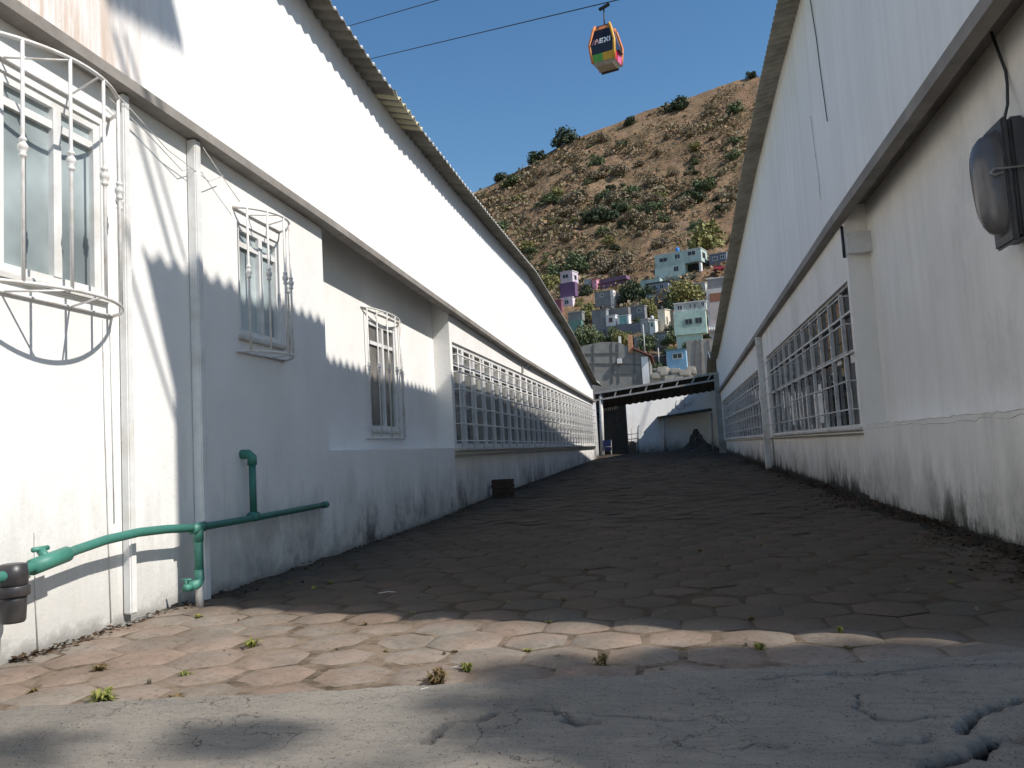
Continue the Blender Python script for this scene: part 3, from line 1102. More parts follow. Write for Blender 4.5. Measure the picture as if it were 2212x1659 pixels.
wb.add([(16, RY0, -1.3), (16, RY1, -1.3), (16, RY1, 4), (16, RY0, ze)], [(0, 1, 2, 3)])
wb.build('wall', M['wall_r'], RW)
clad(RY0, RY1, XR - 0.028, lambda y: interp(RGUT, y) + 0.06, lambda y: interp(REAVE, y) + 0.06, 0.25, 0.0007).build('cladding', M['clad_r'], RW, recalc=False)
ledge(RY0 - 0.02, RY1 + 0.1, XR + REC + 0.01, XR - 0.02, lambda y: interp(RGUT, y) + 0.22, 0.05, 0.7).build('soffit', M['gutter_r'], RW)
ledge(RY0 - 0.05, RY1 + 0.12, XR - 0.004, XR - 0.125, lambda y: interp(RGUT, y) + 0.01, 0.12, 0.7).build('gutter', M['gutter_r'], RW)
re_ = lambda y: (EXR, interp(REAVE, y))
ri_ = lambda y: (9.2, interp(REAVE, y) + 7.15 * 0.21)
rr = corrugated(((RY0 - 0.22, RY1 + 6.0), re_), ri_, 0.177, 0.028).build('roof', M['roof'], RW)
rb = MB()
rb.add([(9.2, RY0 - .2, ze + 7.15 * .21), (9.2, RY1 + 6, REAVE[-1][1] + 7.15 * .21), (16.4, RY1 + 6, REAVE[-1][1]), (16.4, RY0 - .2, ze)], [(0, 1, 2, 3)])
rb.build('rear_roof', M['roof'], RW)
fb = MB()
for i in range(int((RY1 + 3) / 0.177)):
    y = RY0 - 0.22 + 0.177 * i
    fb.lathe([(0.016, -0.01), (0.02, 0.012), (0.012, 0.026), (0.0, 0.03)], (EXR + 0.03, y, interp(REAVE, y) + 0.042), n=6)
struct(fb.build('bolt_caps', M['white'], RW), kind='stuff')


def right_bay(w, z0, z1, glass):
    x = XR + 0.05
    t, d = 0.028, 0.05
    mb = MB()
    mb.box((x, 0, z0), (x + d, t, z1)).box((x, w - t, z0), (x + d, w, z1))
    mb.box((x + 0.002, t, z0), (x + d, w - t, z0 + t)).box((x + 0.002, t, z1 - t), (x + d, w - t, z1))
    mb.box((x + 0.006, t, z0 + (z1 - z0) * 0.52), (x + d, w - t, z0 + (z1 - z0) * 0.52 + 0.035))
    mb.box((x + 0.006, t, z0 + (z1 - z0) * 0.8), (x + d, w - t, z0 + (z1 - z0) * 0.8 + 0.03))
    o = mb.build('window', M['rodgrey'], RW)
    MB().box((x + 0.06, 0, z0), (x + 0.085, w, z1)).build('pane', glass, o)
    return o


for gi, (y0, y1, z0, z1) in enumerate(RB):
    nb = 11 if gi == 0 else 20
    w = (y1 - y0) / nb
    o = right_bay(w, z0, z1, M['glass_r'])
    o.location = (0, y0, 0)
    for i in range(1, nb):
        c = dup(o, RW)
        c.location = (0, y0 + w * i, 0)
    gb = MB()
    for j in range(5):
        z = z0 + 0.22 + j * (z1 - z0 - 0.42) / 4
        gb.tube([(XR - 0.10, y0 - 0.03, z), (XR - 0.10, y1 + 0.02, z)], 0.012, 6)
        for i in range(0, nb + 1, 3):
            gb.tube([(XR + 0.055, y0 + w * i, z), (XR - 0.10, y0 + w * i, z)], 0.009, 5)
    gb.build('security_bars', M['rodgrey'], RW)
    MB().bbox((XR - 0.05, y0 - (0.12 if gi == 0 else 0.05), z0 - 0.05), (XR + 0.13, y1 + 0.05, z0 - 0.005), 0.01).build('sill', M['white_old'], RW)
# papers and pale blinds behind a few right hand panes
for a, (y, z0, z1, w) in enumerate([(11.3, 0.95, 1.12, 0.34), (12.25, 1.0, 1.12, 0.3), (14.0, 0.2, 0.85, 0.3), (15.2, 0.2, 0.9, 0.3), (16.3, 0.2, 0.85, 0.28), (17.3, 0.25, 0.85, 0.28)]):
    MB().box((XR + 0.104, y, z0), (XR + 0.1085, y + w, z1)).build('blind', M['white'], RW)
rs = random.Random(15)
for zc_, xo_ in ((0.098, XR - 0.001), (0.055, XR - 0.001)):
    mb = MB()
    pts = []
    y = 4.2
    while y < RP - 0.05:
        pts.append((xo_, y, zc_ + rs.gauss(0, 0.009)))
        y += rs.uniform(.05, .16)
    mb.tube(pts, [rs.uniform(.0008, .003) for _ in pts], 4)
    mb.build('wall_crack', M['soffit'], RW)
# square downpipe between the two window bands
mb = MB()
mb.bbox((XR - 0.14, 20.95, gz(XR, 21) - 0.02), (XR - 0.002, 21.2, interp(RGUT, 21)), 0.01)
mb.build('downpipe', M['white_old'], RW)
# weathered cracks / cords on the upper wall
for nm, pts in (('hanging_cord', [(1750, 0), (1763, 80), (1773, 160), (1787, 262)]),):
    o = MB().tube([onx(a, b, XR - 0.045) for a, b in pts], 0.007, 5).build(nm, M['cable'])
    tag(o, 'thin dark cord hanging down the grey upper wall of the right warehouse', 'cord')
o = MB().tube([onx(a, b, XR - 0.042) for a, b in [(1751, 250), (1758, 310), (1768, 380), (1772, 430)]], 0.005, 5).build('hanging_cord', M['rodgrey'])
tag(o, 'faint pale grey cord below the dark one on the right upper wall', 'cord')
# junction box and conduit on the return face
JB = thing('junction_box', 'pale grey electrical junction box beside the first right window, under the gutter', 'electrical box', (0, 0, 0))
jc = ony(1853, 527, RP - 0.05)
MB().bbox((jc.x - 0.13, RP - 0.13, jc.z - 0.12), (jc.x + 0.14, RP - 0.002, jc.z + 0.12), 0.012).build('box', M['white_old'], JB)
MB().bbox((jc.x - 0.145, RP - 0.15, jc.z - 0.135), (jc.x + 0.155, RP - 0.131, jc.z + 0.135), 0.006).build('cover', M['white_old'], JB)
cd = MB().tube([(XR - 0.03, RP + 0.03, 2.66), (XR - 0.03, RP + 0.03, 2.25)], 0.02, 8)
tag(cd.build('conduit', M['black']), 'short dark conduit stub at the corner of the right window block', 'conduit')

# wall lamp
WL = thing('wall_lamp', 'weathered grey bulkhead lamp with bulging lens on the right wall', 'lamp', (0, 0, 0))
a, b = onx(2180, 255, XR + 0.18), onx(2195, 530, XR + 0.18)
ly, lz0, lz1 = (a.y + b.y) / 2 + 0.05, b.z, a.z
hx0, hx1 = XR + 0.10, XR + REC - 0.002
MB().bbox((hx0, ly - 0.17, lz0), (hx0 + 0.045, ly + 0.17, lz1), 0.015).build('front_frame', M['lamp'], WL)
MB().bbox((hx0 + 0.055, ly - 0.16, lz0 + 0.03), (hx1, ly + 0.16, lz1 - 0.0), 0.02).build('housing', M['lamp'], WL)
lb = MB()
n_u, n_v = 18, 12
vs, fs = [], []
hz = (lz1 - lz0)
zc = (lz0 + lz1) / 2 + 0.01
for i in range(n_u + 1):
    s = -1 + 2 * i / n_u
    prof = max(0.0, 1 - abs(s) ** 3.2) ** 0.5
    for j in range(n_v + 1):
        th = math.pi * j / n_v
        vs.append((hx0 + 0.002 - 0.185 * prof * math.sin(th) ** 0.8 * (0.9 + 0.1 * s), ly - 0.145 * math.cos(th) * (0.35 + 0.65 * prof), zc + s * hz * 0.43))
for i in range(n_u):
    for j in range(n_v):
        q = i * (n_v + 1) + j
        fs.append((q, q + 1, q + n_v + 2, q + n_v + 1))
lb.add(vs, fs, True)
lb.build('lens', M['lens'], WL)
MB().bbox((hx0 - 0.11, ly - 0.085, zc - 0.34), (hx0 - 0.005, ly + 0.085, zc + 0.34), 0.04).build('reflector', M['lamp'], WL)
lt = MB()
lt.tube([(hx0 + 0.15, ly - 0.178, zc + 0.06), (hx0 - 0.02, ly - 0.182, zc + 0.06), (hx0 - 0.08, ly - 0.178, zc + 0.065), (hx0 - 0.105, ly - 0.17, zc + 0.04), (hx0 - 0.08, ly - 0.175, zc + 0.02), (hx0 - 0.02, ly - 0.182, zc + 0.035)], 0.008, 6)
lt.build('latch', M['steel'], WL)
o = MB().tube([(XR + 0.16, ly - 0.05, lz1 - 0.02), (XR + 0.2, ly - 0.06, lz1 + 0.12), (XR + 0.245, ly + 0.02, lz1 + 0.3), (XR + 0.255, ly + 0.05, 2.6), (XR + 0.2, ly + 0.08, 2.93)], 0.011, 6).build('lamp_cable', M['cable'])
tag(o, 'black cable running up from the wall lamp to the right gutter', 'cable')

# unseen sheet added above the right warehouse to cast the left wall's ragged shadow
VT = thing('shadow_caster', 'unseen corrugated sheet added above the right warehouse roof to cast a ragged shadow', 'shadow caster', (0, 0, 0))


def toward_sun(p, x):
    k = (x - p.x) / sd.x
    return p + sd * k


v0 = toward_sun(onx(398, 112, XL + .03), 4.4)
v1 = toward_sun(onx(228, 14, XL + .03), 4.4)
vm = MB()
n = 60
vs, fs = [], []
for i in range(n + 1):
    f = i / n
    y = v0.y + (v1.y - v0.y) * f
    ze_ = v0.z + (v1.z - v0.z) * f
    w = 0.035 * math.cos(2 * math.pi * f * 9)
    vs += [(2.9, y, ze_ - 0.5 + w), (4.4, y, ze_ + w)]
for i in range(n):
    fs.append((2 * i, 2 * i + 2, 2 * i + 3, 2 * i + 1))
vm.add(vs, fs)
vm.build('shadow_sheet', M['roof'], VT)
for pa, pb, xa, xb, rr_ in [((248, 70), (372, 556), 3.3, 2.45, 0.024), ((268, 70), (402, 566), 3.35, 2.45, 0.018)]:
    MB().tube([toward_sun(onx(*pa, XL + .03), xa), toward_sun(onx(*pb, XL), xb)], rr_, 8).build('brace', M['steel'], VT)  # unseen bars added for the thin slanted shadows on the left wall
o = MB().tube([toward_sun(onx(262, 505, XL + .02), 2.9), toward_sun(onx(414, 1016, XL), 2.42)], 0.02, 8).build('shadow_pipe', M['steel'])  # unseen pipe added to throw one more slanted shadow line
tag(o, 'unseen thin steel pipe added at the near right gable to cast a slanted shadow', 'pipe')
# tree behind the camera, throwing dappled shade on the foreground
BT = thing('tree', 'tall broad tree standing behind the right warehouse gable, shading the foreground', 'tree', (12.2, -0.8, -0.95))
rs = random.Random(31)
tk = MB()
tk.tube([(0, 0, -.3), (0.05, 0, 1.5), (-.1, .1, 4), (0, 0, 7), (-.2, .1, 9.5)], [.32, .25, .2, .15, .08], 10)
for i in range(9):
    th = rs.uniform(0, 6.28)
    z = rs.uniform(5, 9)
    tk.tube([(0, 0, z - 1), (math.cos(th) * 1.0, math.sin(th) * .8, z + .6), (math.cos(th) * 2.0, math.sin(th) * 1.5, z + 1.6)], [.09, .06, .02], 6)
tk.build('trunk', M['bark'], BT)
lf = MB()
blobs = []
# (ground x, ground y, radius, leaves) of the shade wanted; lifted along the sun ray into the crown
for gx, gy, br_, nl in [(0.2, 2.7, .6, 560), (0.9, 2.6, .7, 600), (1.7, 2.7, .75, 640), (0.2, 3.40, .33, 640), (0.85, 3.44, .34, 640), (1.6, 3.5, .36, 640), (-.1, 3.1, .4, 400), (0.6, 3.1, .45, 500), (1.3, 3.15, .45, 500), (2.4, 3.0, .7, 500), (-0.45, 2.75, .4, 330), (-0.5, 3.3, .28, 230),
                        (-1.5, 2.5, .2, 90), (-2.2, 2.35, .2, 60), (-2.5, 1.4, .6, 260), (-1.2, 1.5, .62, 420), (0, 1.8, .8, 600), (1.2, 1.8, .9, 700), (2.4, 2.2, .8, 600), (3.2, 2.6, .7, 500), (-3.6, 1.4, .7, 300), (2.3, 3.5, .4, 300)]:
    k = rs.uniform(15.3, 17.2)
    blobs.append((Vector((gx, gy, -.9)) + sd * k - Vector((12.2, -.8, -.95)), br_, nl))
for c, br_, nl in blobs:
    for i in range(int(nl * 1.0)):
        d = Vector((rs.gauss(0, 1), rs.gauss(0, 1), rs.gauss(0, 1))).normalized()
        p = c + d * br_ * rs.random() ** .5
        u = Vector((rs.gauss(0, 1), rs.gauss(0, 1), rs.gauss(0, 1))).normalized()
        a_ = u.orthogonal().normalized()
        b_ = u.cross(a_)
        q = rs.uniform(.05, .10)
        lf.add([p - a_ * q, p + b_ * q * .6, p + a_ * q, p - b_ * q * .6], [(0, 1, 2, 3)])
lf.build('crown', M['leaf'], BT, recalc=False)
# ------------------------------------------------------------------ yard end: canopy, wall, gate
CYY = 40.0
CN = thing('canopy', 'lattice beam canopy with posts spanning the far end of the alley', 'canopy', (0, 0, 0))
pl, pr = ony(1298, 860, CYY), ony(1552, 806, CYY)
lb_, rb_ = ony(1302, 993, CYY), ony(1560, 976, CYY)
MB().tube([(lb_.x, CYY, lb_.z - 0.1), (pl.x, CYY, pl.z + 0.1)], 0.10, 8).build('post', M['white_old'], CN)
MB().bbox((rb_.x - 0.12, CYY - 0.1, rb_.z - 0.1), (pr.x + 0.1, CYY + 0.1, pr.z), 0.02).build('post', M['steel'], CN)
tl, tr = ony(1283, 850, CYY - 0.1), ony(1554, 805, CYY - 0.1)
bl, brr = ony(1279, 866, CYY - 0.1), ony(1545, 821, CYY - 0.1)
MB().tube([tl, tr], 0.075, 4, square=True).build('top_rail', M['beam'], CN)
MB().tube([bl, brr], 0.06, 4, square=True).build('bottom_rail', M['beam'], CN)
for i in range(8):
    f = 0.06 + i * 0.125
    MB().tube([bl.lerp(brr, f), tl.lerp(tr, f)], 0.045, 4, square=True).build('strut', M['beam'], CN)
cr_ = MB()
a0, a1 = tl + Vector((0, 0.15, 0.0)), tr + Vector((0, 0.15, 0.0))
for off, dz in ((0, 0.0),):
    n = 60
    vs, fs = [], []
    for i in range(n + 1):
        p = a0.lerp(a1, i / n)
        w = 0.03 * math.cos(i * math.pi / 1.5)
        vs += [(p.x, p.y, p.z + w), (p.x, p.y + 1.1, p.z + w - 0.75)]
    for i in range(n):
        fs.append((2 * i, 2 * i + 2, 2 * i + 3, 2 * i + 1))
    cr_.add(vs, fs)
cr_.build('roof_sheet', M['sheetdark'], CN)
FY = 45.0
FT = math.tan(R(26))


def onfar(px, py, off=0.0):
    d = ray(px, py)
    y0 = FY - off
    k = y0 / (d.y - FT * d.x)
    return d * k


a, b = onfar(1250, 872), onfar(1600, 838)
fw = MB()
fw.add([a, b, (b.x, b.y, -1.2), (a.x, a.y, -1.2), a + Vector((0, .2, 0)), b + Vector((0, .2, 0)), (b.x, b.y + .2, -1.2), (a.x, a.y + .2, -1.2)],
       [(0, 1, 2, 3), (4, 7, 6, 5), (0, 4, 5, 1)])
yw = fw.build('yard_wall', M['wall_far'])
tag(yw, 'white rendered wall closing the far end of the alley, half in shadow', 'wall')
gf = MB()


def stroke(pts, r=0.035):
    gf.tube([onfar(*q, 0.015) for q in pts], r, 4)


stroke([(1466, 861), (1461, 868), (1460, 876), (1463, 882), (1470, 885)])
stroke([(1472, 863), (1471, 880)])
stroke([(1472, 863), (1479, 865), (1478, 871), (1472, 872), (1480, 875), (1479, 880), (1471, 881)])
for k in range(3):
    stroke([(1488 + k * 5, 862 - k), (1481 + k * 5, 877 - k)], 0.03)
o = gf.build('graffiti', M['rodgrey'], yw)
# dark stone coping above the far wall
sb = MB()
rs = random.Random(5)
p0, p1 = ony(1470, 834, FY + 1.9), ony(1535, 826, FY + 1.9)
for rw in range(3):
    x = p0.x
    while x < p1.x:
        w = rs.uniform(0.25, 0.5)
        z = p0.z - 0.85 + rw * 0.3
        sb.bbox((x, FY + 1.8, z), (x + w - 0.03, FY + 2.1, z + 0.27), 0.05)
        x += w
tag(sb.build('stone_wall', simple('field_stone', (0.24, 0.20, 0.155), 0.9, 0.5, 2.5, bump=0.5)), 'rough brown stone masonry showing above the far white wall under the canopy', 'wall')
# dark sheet gate
a, b = ony(1298, 992, 41.2), ony(1348, 861, 41.2)
gt = MB()
n = 24
vs, fs = [], []
for i in range(n + 1):
    x = a.x + (b.x - a.x) * i / n
    w = 0.02 * (i % 2)
    vs += [(x, 41.2 - w, a.z - 0.05), (x, 41.2 - w, b.z)]
for i in range(n):
    fs.append((2 * i, 2 * i + 2, 2 * i + 3, 2 * i + 1))
gt.add(vs, fs)
GT = thing('sheet_gate', 'dark ribbed metal sheet gate under the left end of the canopy', 'gate', (0, 0, 0))
gt.build('sheet', M['sheetdark'], GT)
fr = MB()
for x in (a.x - 0.03, b.x + 0.03):
    fr.box((x - 0.04, 41.1, a.z - 0.05), (x + 0.04, 41.26, b.z + 0.05))
fr.build('frame', M['black'], GT)
# hand truck
HT = thing('hand_truck', 'rusty hand truck leaning upright beside the dark sheet gate', 'hand truck', (0, 0, 0))
hy = 42.5
f0, f1 = ony(1352, 985, hy), ony(1378, 985, hy)
t0, t1 = ony(1350, 928, hy), ony(1378, 924, hy)
ht = MB()
ht.tube([f0, t0, t0 + Vector((0, -0.1, 0.12))], 0.03, 6).tube([f1, t1, t1 + Vector((0.08, -0.1, 0.12))], 0.03, 6)
for f in (0.25, 0.45, 0.62, 0.8):
    ht.tube([f0.lerp(t0, f), f1.lerp(t1, f)], 0.022, 6)
ht.tube([f0.lerp(f1, .5), t0.lerp(t1, .5)], 0.018, 6)
ht.build('frame', M['steel'], HT)
MB().bbox((f0.x, hy - 0.45, f0.z), (f1.x, hy, f0.z + 0.03), 0.005).build('toe_plate', M['steel'], HT)
for x in (f0.x - 0.06, f1.x + 0.06):
    MB().lathe([(0.05, -0.04), (0.15, -0.035), (0.16, 0), (0.15, 0.035), (0.05, 0.04)], (x, hy + 0.08, f0.z + 0.15), Vector((1, 0, 0)), 16).build('wheel', M['black'], HT)
sk = MB().bbox((f0.x + 0.05, hy - 0.35, f0.z + 0.035), (f1.x - 0.05, hy - 0.05, f0.z + 0.75), 0.07)
tag(sk.build('sack', simple('brown_sack', (0.19, 0.15, 0.11), 0.9, 0.4, 4)), 'brown sack standing on the hand truck', 'sack')
# lean-to
LT = thing('lean_to', 'low lean-to with dark slab roof on a thin post before the far wall', 'shelter', (0, 0, 0))
ly_ = 44.0
s0, s1 = ony(1420, 905, ly_), ony(1538, 888, ly_)
lr = MB()
lr.add([s0, s1, s1 + Vector((0, 1.9, 0.1)), s0 + Vector((0, 1.9, 0.1)), s0 + Vector((0, 0, .12)), s1 + Vector((0, 0, .14)), s1 + Vector((0, 1.9, .24)), s0 + Vector((0, 1.9, .22))],
       [(0, 3, 2, 1), (4, 5, 6, 7), (0, 1, 5, 4), (1, 2, 6, 5), (2, 3, 7, 6), (3, 0, 4, 7)])
lr.build('roof', M['sheetdark'], LT)
pp, pb = ony(1434, 903, ly_), ony(1437, 980, ly_)
MB().tube([pb + Vector((0, .1, -.1)), pp + Vector((0, .1, 0))], 0.06, 6).build('post', M['steel'], LT)
pp, pb = ony(1537, 892, ly_), ony(1541, 978, ly_)
MB().tube([pb + Vector((0, .1, -.1)), pp + Vector((0, .1, 0))], 0.06, 6).build('post', M['steel'], LT)
# rubbish heap under it
hp_ = ony(1507, 978, 44.8)
mb = MB()
n = 30
prof = [(0.0, 1.3), (0.1, 1.27), (0.16, 1.05), (0.24, 0.95), (0.36, 0.62), (0.42, 0.5), (0.7, 0.28), (1.0, 0.12), (1.15, -0.1)]
vs, fs = [], []
rs = random.Random(9)
for r_, z_ in prof:
    for k in range(n):
        th = 2 * math.pi * k / n
        rr_ = r_ * (1 + 0.18 * math.sin(3 * th + z_ * 4) + rs.uniform(-.22, .22))
        vs.append((hp_.x + rr_ * math.cos(th) * 1.1, hp_.y + rr_ * math.sin(th) * 0.6, hp_.z + z_))
for i in range(len(prof) - 1):
    for k in range(n):
        fs.append((i * n + k, i * n + (k + 1) % n, (i + 1) * n + (k + 1) % n, (i + 1) * n + k))
mb.add(vs, fs)
tag(mb.build('rubbish_heap', simple('dark_rubbish', (0.085, 0.075, 0.062), 0.8, 0.7, 5, bump=0.8, dirt=(0.16, 0.15, 0.15))), 'dark peaked heap of rubbish against the far wall under the lean-to', 'rubbish heap')
# chair with blue seat by the left post
CH = thing('metal_chair', 'small metal chair with blue back by the left canopy post', 'chair', (0, 0, 0))
cy_ = 39.3
c0 = ony(1313, 993, cy_)
mb = MB()
for dx in (-0.2, 0.2):
    mb.tube([c0 + Vector((dx, -.2, 0)), c0 + Vector((dx, -.2, .45))], 0.018, 6)
    mb.tube([c0 + Vector((dx, .2, 0)), c0 + Vector((dx, .22, .95))], 0.018, 6)
mb.tube([c0 + Vector((-.2, -.2, .62)), c0 + Vector((.25, -.2, .62))], 0.016, 6)
mb.build('frame', M['steel'], CH)
blu = simple('blue_plastic', (0.02, 0.03, 0.10), 0.5, 0.3, 5)
MB().bbox(c0 + Vector((-.21, -.22, .43)), c0 + Vector((.21, .2, .47)), 0.015).build('seat', blu, CH)
MB().bbox(c0 + Vector((-.21, .19, .5)), c0 + Vector((.21, .225, .95)), 0.015).build('backrest', blu, CH)

# ------------------------------------------------------------------ bricks beside the left wall
bs0, bs1 = onz(1057, 1080, gz(-3, 14)), onz(1112, 1072, gz(-3, 14))
rs = random.Random(4)
cen = (bs0 + bs1) / 2
idx = 0
bl_names = ['bottom', 'second', 'third', 'topmost']
BX = cen.x
for lev in range(4):
    for s in range(2):
        y = cen.y + 0.10 * s
        x = BX
        wdt = 0.40 + rs.uniform(-0.02, 0.02)
        m4 = Matrix.Translation((x, y + 0.05, gz(x, y) + lev * 0.083)) @ Matrix.Rotation(R(rs.uniform(-6, 6)), 4, 'Z')
        o = MB().bbox((-wdt / 2, -0.048, 0), (wdt / 2, 0.048, 0.078), 0.008, m4).build('brick', M['brick'])
        tag(o, f"dark old brick in the stack by the left wall, {bl_names[lev]} course, {'front' if s == 0 else 'rear'} one", 'brick', 'bricks stacked by the left wall')


# ------------------------------------------------------------------ cable car
def extrude_line(a, b, k0, k1):
    d = b - a
    return a + d * k0, a + d * k1


ga = ony(1308, 6, 60)
gl = ony(830, 120, 84)
c1, c2 = extrude_line(gl, ga, -1.5, 2.6)


def catenary(a, b, sag, n=24):
    return [a.lerp(b, i / n) + Vector((0, 0, -sag * 4 * (i / n) * (1 - i / n) * 0.0)) for i in range(n + 1)]


o = MB().tube(catenary(c1, c2, 0.0), 0.042, 6).build('haul_cable', M['cable'])
tag(o, 'dark steel rope crossing the sky and carrying the cable car cabin', 'cable')
d_ = ony(785, 47, 84)
e_ = ony(950, -1, 76)
c1, c2 = extrude_line(d_, e_, -2, 8)
o = MB().tube(catenary(c1, c2, 0.0), 0.042, 6).build('haul_cable', M['cable'])
tag(o, 'second dark steel rope, upper left in the sky, without a cabin', 'cable')

GD = 60.0
px2m = GD / F / 0.98
GN = thing('cable_car', 'orange and green cable car cabin with dark windows and white lettering in the sky', 'cable car', tuple(ony(1312, 147, GD)), R(-16))
# cabin built in local metres: width 2.3, height 3.4
gw, gd_, gh = 1.02, 0.95, 3.45
lv = [(0.00, 0.66, 0.62), (0.28, 0.92, 0.86), (1.75, 1.04, 0.98), (3.1, 0.74, 0.70), (3.45, 0.60, 0.56)]


def ring(h, wx, wy):
    return [(-wx, -wy, h), (wx, -wy, h), (wx, wy, h), (-wx, wy, h)]


def gprof(h):
    return interp([(a, b) for a, b, c in lv], h), interp([(a, c) for a, b, c in lv], h)


def shell(h0, h1, s=1.0, steps=(0.28, 1.75, 3.1)):
    hs = [h0] + [s_ for s_ in steps if h0 < s_ < h1] + [h1]
    mb = MB()
    vs = []
    for h in hs:
        wx, wy = gprof(h)
        vs += ring(h, wx * s, wy * s)
    fs = []
    for i in range(len(hs) - 1):
        for k in range(4):
            fs.append((i * 4 + k, i * 4 + (k + 1) % 4, i * 4 + 4 + (k + 1) % 4, i * 4 + 4 + k))
    fs.append((3, 2, 1, 0))
    n0 = (len(hs) - 1) * 4
    fs.append((n0, n0 + 1, n0 + 2, n0 + 3))
    return mb.add(vs, fs)


orange = simple('orange_panel', (0.75, 0.26, 0.09), 0.45, 0.15, 2, obj=True)
amber = simple('amber_panel', (0.78, 0.42, 0.05), 0.45, 0.15, 2, obj=True)
greenp = simple('green_panel', (0.13, 0.42, 0.08), 0.45, 0.15, 2, obj=True)
redp = simple('red_panel', (0.60, 0.03, 0.06), 0.45, 0.15, 2, obj=True)
pinkp = simple('pink_panel', (0.72, 0.16, 0.36), 0.45, 0.15, 2, obj=True)
darkg = simple('tinted_glass', (0.022, 0.014, 0.02), 0.1, 0.3, 2, obj=True, spec=0.6)
greyf = simple('grey_floor', (0.42, 0.39, 0.33), 0.6, 0.2, 2, obj=True)
shell(0.92, 3.0, 0.975).build('window_glass', darkg, GN)
shell(3.0, 3.3, 1.0).build('upper_frame', orange, GN)
shell(3.3, 3.45, 0.95).build('roof', simple('dark_roof', (0.08, 0.03, 0.03), 0.5, 0.3, 2, obj=True), GN)
# corner posts
for sx in (-1, 1):
    for sy in (-1, 1):
        pts = []
        for h in (0.25, 0.9, 1.75, 2.5, 3.1, 3.45):
            wx, wy = gprof(h)
            pts.append((sx * wx * 0.985, sy * wy * 0.985, h))
        MB().tube(pts, 0.115, 6).build('corner_post', orange if (sx, sy) != (1, -1) else amber, GN)
# lower panels: front left green, front right amber, side red to pink
wx0, wy0 = gprof(0.28)
wx1, wy1 = gprof(0.92)
e = 1.004
MB().add([(-wx0 * e, -wy0 * e, .28), (0, -wy0 * e, .28), (0, -wy1 * e, .92), (-wx1 * e, -wy1 * e, .92)], [(0, 1, 2, 3)]).build('lower_panel', greenp, GN)
MB().add([(0, -wy0 * e, .28), (wx0 * e, -wy0 * e, .28), (wx1 * e, -wy1 * e, .92), (0, -wy1 * e, .92)], [(0, 1, 2, 3)]).build('lower_panel', amber, GN)
MB().add([(wx0 * e, -wy0 * e, .28), (wx0 * e, 0, .28), (wx1 * e, 0, 1.0), (wx1 * e, -wy1 * e, 1.0)], [(0, 1, 2, 3)]).build('side_panel', redp, GN)
MB().add([(wx0 * e, 0, .28), (wx0 * e, wy0 * e, .28), (wx1 * e, wy1 * e, 1.0), (wx1 * e, 0, 1.0)], [(0, 1, 2, 3)]).build('side_panel', pinkp, GN)
MB().add([(-wx0 * e, -wy0 * e, .28), (-wx0 * e, wy0 * e, .28), (-wx1 * e, wy1 * e, .92), (-wx1 * e, -wy1 * e, .92)], [(0, 1, 2, 3)]).build('side_panel', greenp, GN)
MB().add([(-wx0 * e, wy0 * e, .28), (wx0 * e, wy0 * e, .28), (wx1 * e, wy1 * e, .92), (-wx1 * e, wy1 * e, .92)], [(0, 1, 2, 3)]).build('lower_panel', amber, GN)
shell(0.0, 0.285, 0.99).build('floor_pan', greyf, GN)
MB().bbox((-0.72, 0.5, -0.10), (0.74, 0.72, 0.02), 0.02).build('bumper', M['black'], GN)
MB().bbox((0.98, -0.25, 1.0), (1.2, 0.55, 1.16), 0.04).build('ski_rack', M['black'], GN)
# hanger
MB().tube([(0, 0, 3.4), (0.02, 0, 4.2), (0.05, 0, 5.2)], 0.06, 8).build('hanger_arm', M['cable'], GN)
MB().bbox((-0.45, -0.13, -0.12), (0.5, 0.13, 0.12), 0.05, Matrix.Translation((0.06, 0, 5.25)) @ Matrix.Rotation(R(-14), 4, 'Y')).build('grip', M['cable'], GN)
GN.scale = (0.97, 0.97, 0.93)
# lettering on the front glass
white_l = simple('white_lettering', (0.85, 0.85, 0.85), 0.5, 0.03, 2, obj=True)
pink_l = simple('pink_lettering', (0.75, 0.45, 0.40), 0.5, 0.03, 2, obj=True)
grey_l = simple('mauve_lettering', (0.24, 0.16, 0.22), 0.5, 0.03, 2, obj=True)


def front_pt(x, h):
    wx, wy = gprof(h)
    return (x, -wy * 0.985 - 0.018, h)


def letter(strokes, mat_, nm='letter'):
    mb = MB()
    for (xa, ha), (xb, hb), w in strokes:
        d = Vector((xb - xa, hb - ha)).normalized()
        n = Vector((-d.y, d.x)) * w
        mb.add([front_pt(xa - n.x, ha - n.y), front_pt(xb - n.x, hb - n.y), front_pt(xb + n.x, hb + n.y), front_pt(xa + n.x, ha + n.y)], [(0, 1, 2, 3)])
    return mb.build(nm, mat_, GN)


H0, H1 = 1.72, 2.17
letter([((-0.80, H0), (-0.62, H1), .045), ((-0.62, H1), (-0.52, H0 + .1), .03)], grey_l)
letter([((-0.56, H0), (-0.40, H1), .055), ((-0.40, H1), (-0.22, H0), .055)], pink_l)
letter([((-0.13, H0), (-0.13, H1), .05), ((-0.17, H0 + .045), (0.14, H0 + .045), .05), ((-0.17, (H0 + H1) / 2), (0.11, (H0 + H1) / 2), .045), ((-0.17, H1 - .045), (0.14, H1 - .045), .05)], white_l)
letter([((0.22, H0), (0.55, H1), .06), ((0.22, H1), (0.55, H0), .06)], white_l)
letter([((0.67, H0), (0.67, H1), .055)], white_l)

